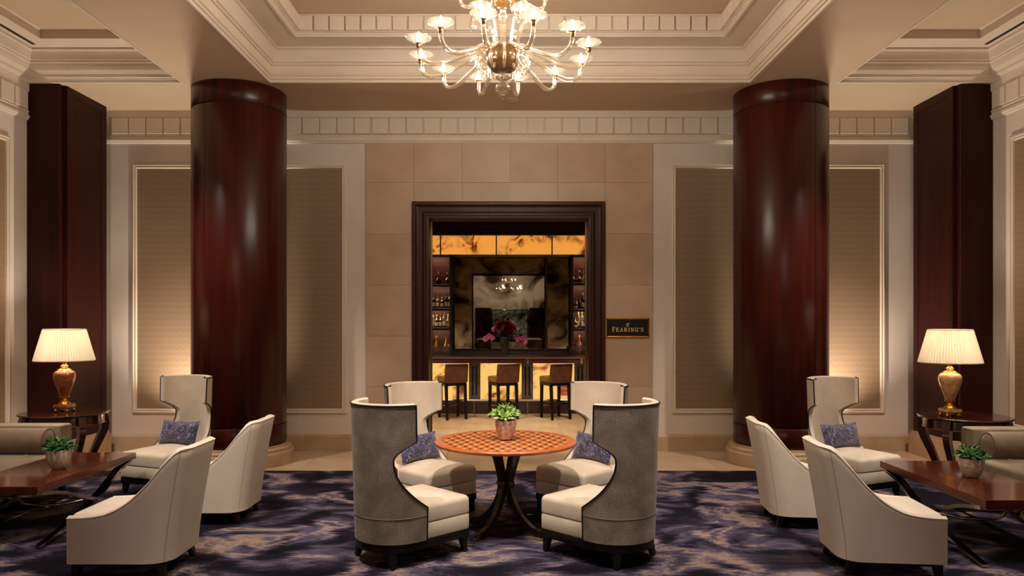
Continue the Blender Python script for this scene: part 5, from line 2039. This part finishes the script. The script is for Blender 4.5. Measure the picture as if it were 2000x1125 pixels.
row(1, 1.58, 'third shelf', [X(q) for q in (1117, 1123.5, 1130, 1136.5, 1142.5)],
    [('spirit', 0.29, 'liq_amber', 'cap_gold', True), ('squat', 0.27, 'liq_amber', 'cap_dark', True), ('tall', 0.36, 'liq_clear', 'cap_gold', True), ('tall', 0.36, 'liq_clear', 'cap_gold', True), ('spirit', 0.29, 'liq_amber', 'cap_dark', True)])
row(1, 1.045, 'counter', [X(q, 15.42) for q in (1118, 1131.5, 1143)],
    [('spirit', 0.36, 'liq_dark', 'cap_dark', True), ('squat', 0.42, 'liq_gold', 'cap_gold', True), ('tall', 0.36, 'liq_dark', 'cap_dark', True)], 15.44)
TUM = G().lathe([(0.0, 0.0), (0.032, 0.0), (0.036, 0.10), (0.040, 0.145), (0.038, 0.146), (0.033, 0.10), (0.029, 0.012), (0.0, 0.012)], 18).mesh('tumbler', M['glass'], 60)
FOOT = G().lathe([(0.0, 0.0005), (0.030, 0.0005), (0.031, 0.012), (0.0, 0.014)], 16).mesh('thick_base', M['liq_clear'], 60)
for sx in (-1, 1):
    xs_ = [X(q, 15.0) for q in ((847, 855, 863, 871, 879) if sx < 0 else (1116.5, 1124.5, 1132.5, 1140.5))]
    for r_, y_ in ((0, 15.02), (1, 15.14)):
        for i, x_ in enumerate(xs_):
            t = thing('drinking_glass', 'clear tumbler, %s from the left in the %s row by the %s bar niche' % (ORD[i], ('front', 'rear')[r_], SHN[sx]), 'glass', (x_, y_, 1.0455), group='tumblers on the back bar')
            link('tumbler', TUM, t)
            link('thick_base', FOOT, t)

# ================================================================== flowers on the back bar
fa = thing('flower_arrangement', 'tall vase of crimson roses with magenta orchids in front of the bar mirror', 'flowers', (X(985, 15.05), 15.05, 1.0455))
G().lathe([(0.0, 0.0), (0.075, 0.0), (0.08, 0.01), (0.085, 0.22), (0.095, 0.36), (0.092, 0.362), (0.082, 0.22), (0.074, 0.014), (0.0, 0.014)], 28).obj('vase', M['liq_clear'], fa, smooth=60)
for k in range(9):
    a = R(40 * k)
    G().tube([(0.03 * math.cos(a), 0.03 * math.sin(a), 0.02), (0.05 * math.cos(a), 0.05 * math.sin(a), 0.35), (0.10 * math.cos(a), 0.10 * math.sin(a), 0.50)], 0.006, 5).obj('stem', M['stemgreen'], fa)


def rose_mesh(r_):
    g = G()
    for ring, (n_, ra, tl) in enumerate(((3, 0.35, 0.15), (5, 0.65, 0.45), (6, 0.95, 0.8))):
        for k in range(n_):
            a = 2 * math.pi * k / n_ + ring * 0.7
            mt = Matrix.Rotation(a, 4, 'Z') @ Matrix.Translation((0, r_ * ra * 0.45, 0)) @ Matrix.Rotation(-tl, 4, 'X')
            vs, fs = [], []
            for j in range(4):
                for i in range(5):
                    u, v = -1 + 2 * i / 4, j / 3
                    w_ = r_ * 0.62 * (0.6 + 0.6 * math.sin(math.pi * (0.2 + 0.6 * v)))
                    vs.append(mt @ Vector((u * w_, -r_ * 0.25 * u * u + r_ * 0.05, v * r_ * 1.15)))
            for j in range(3):
                for i in range(4):
                    q = j * 5 + i
                    fs.append((q, q + 1, q + 6, q + 5))
            g.add(vs, fs)
    return g


ROSE = rose_mesh(0.058).mesh('rose', M['petal_red'], 80)
rr = random.Random(21)
for k in range(24):
    a, el = rr.uniform(0, 2 * math.pi), rr.uniform(-0.3, 1.5)
    d = Vector((math.cos(a) * math.cos(el), math.sin(a) * math.cos(el), math.sin(el)))
    p = Vector((0, 0, 0.50)) + Vector((d.x * 0.19, d.y * 0.15, d.z * 0.13))
    o = link('rose', ROSE, fa, p, d.to_track_quat('Z', 'Y').to_euler())


def orchid_mesh(r_):
    g = G()
    for k in range(5):
        a = 2 * math.pi * k / 5
        mt = Matrix.Rotation(a, 4, 'Y') @ Matrix.Translation((0, 0, 0))
        wd = 0.55 if k in (1, 4) else 0.38
        vs, fs = [], []
        for j in range(5):
            v = j / 4
            w_ = r_ * wd * math.sin(math.pi * (0.12 + 0.85 * v))
            for i in range(3):
                u = i - 1
                vs.append(mt @ Vector((u * w_, -0.12 * r_ * v * v + 0.1 * r_ * abs(u), v * r_)))
        for j in range(4):
            for i in range(2):
                q = j * 3 + i
                fs.append((q, q + 1, q + 4, q + 3))
        g.add(vs, fs)
    return g


ORC = orchid_mesh(0.07).mesh('orchid', M['petal_pink'], 80)
for (px, py) in ((966, 643), (972, 646), (955, 657), (961, 660), (948, 662), (1008, 658), (1012, 663), (1021, 661), (1025, 667), (1016, 669)):
    x_ = X(px, 14.95) - fa.location.x
    z_ = 1.7 + (630 - py) / F_PX * 14.95 - 1.0455
    o = link('orchid', ORC, fa, (x_, -0.10, z_), (rr.uniform(-0.3, 0.3), rr.uniform(-0.6, 0.6), rr.uniform(-0.4, 0.4)))
    G().tube(bez([(x_ * 0.15, -0.02, 0.30), (x_ * 0.6, -0.07, max(0.34, z_ + 0.06)), (x_, -0.098, z_)], 5), 0.004, 5).obj('orchid_stem', M['stemgreen'], fa)
for pts in ([(0.06, 0, 0.32), (0.20, -0.01, 0.40), (0.24, -0.02, 0.52), (0.20, 0, 0.64), (0.28, 0, 0.74)], [(0.24, -0.02, 0.50), (0.34, -0.02, 0.55), (0.36, 0, 0.62)], [(0.04, 0, 0.5), (0.02, 0.0, 0.72), (0.10, 0, 0.80)]):
    P = bez(pts, 5)
    G().tube(P, [0.008 - 0.005 * i / len(P) for i in range(len(P))], 6).obj('branch', M['twig'], fa)
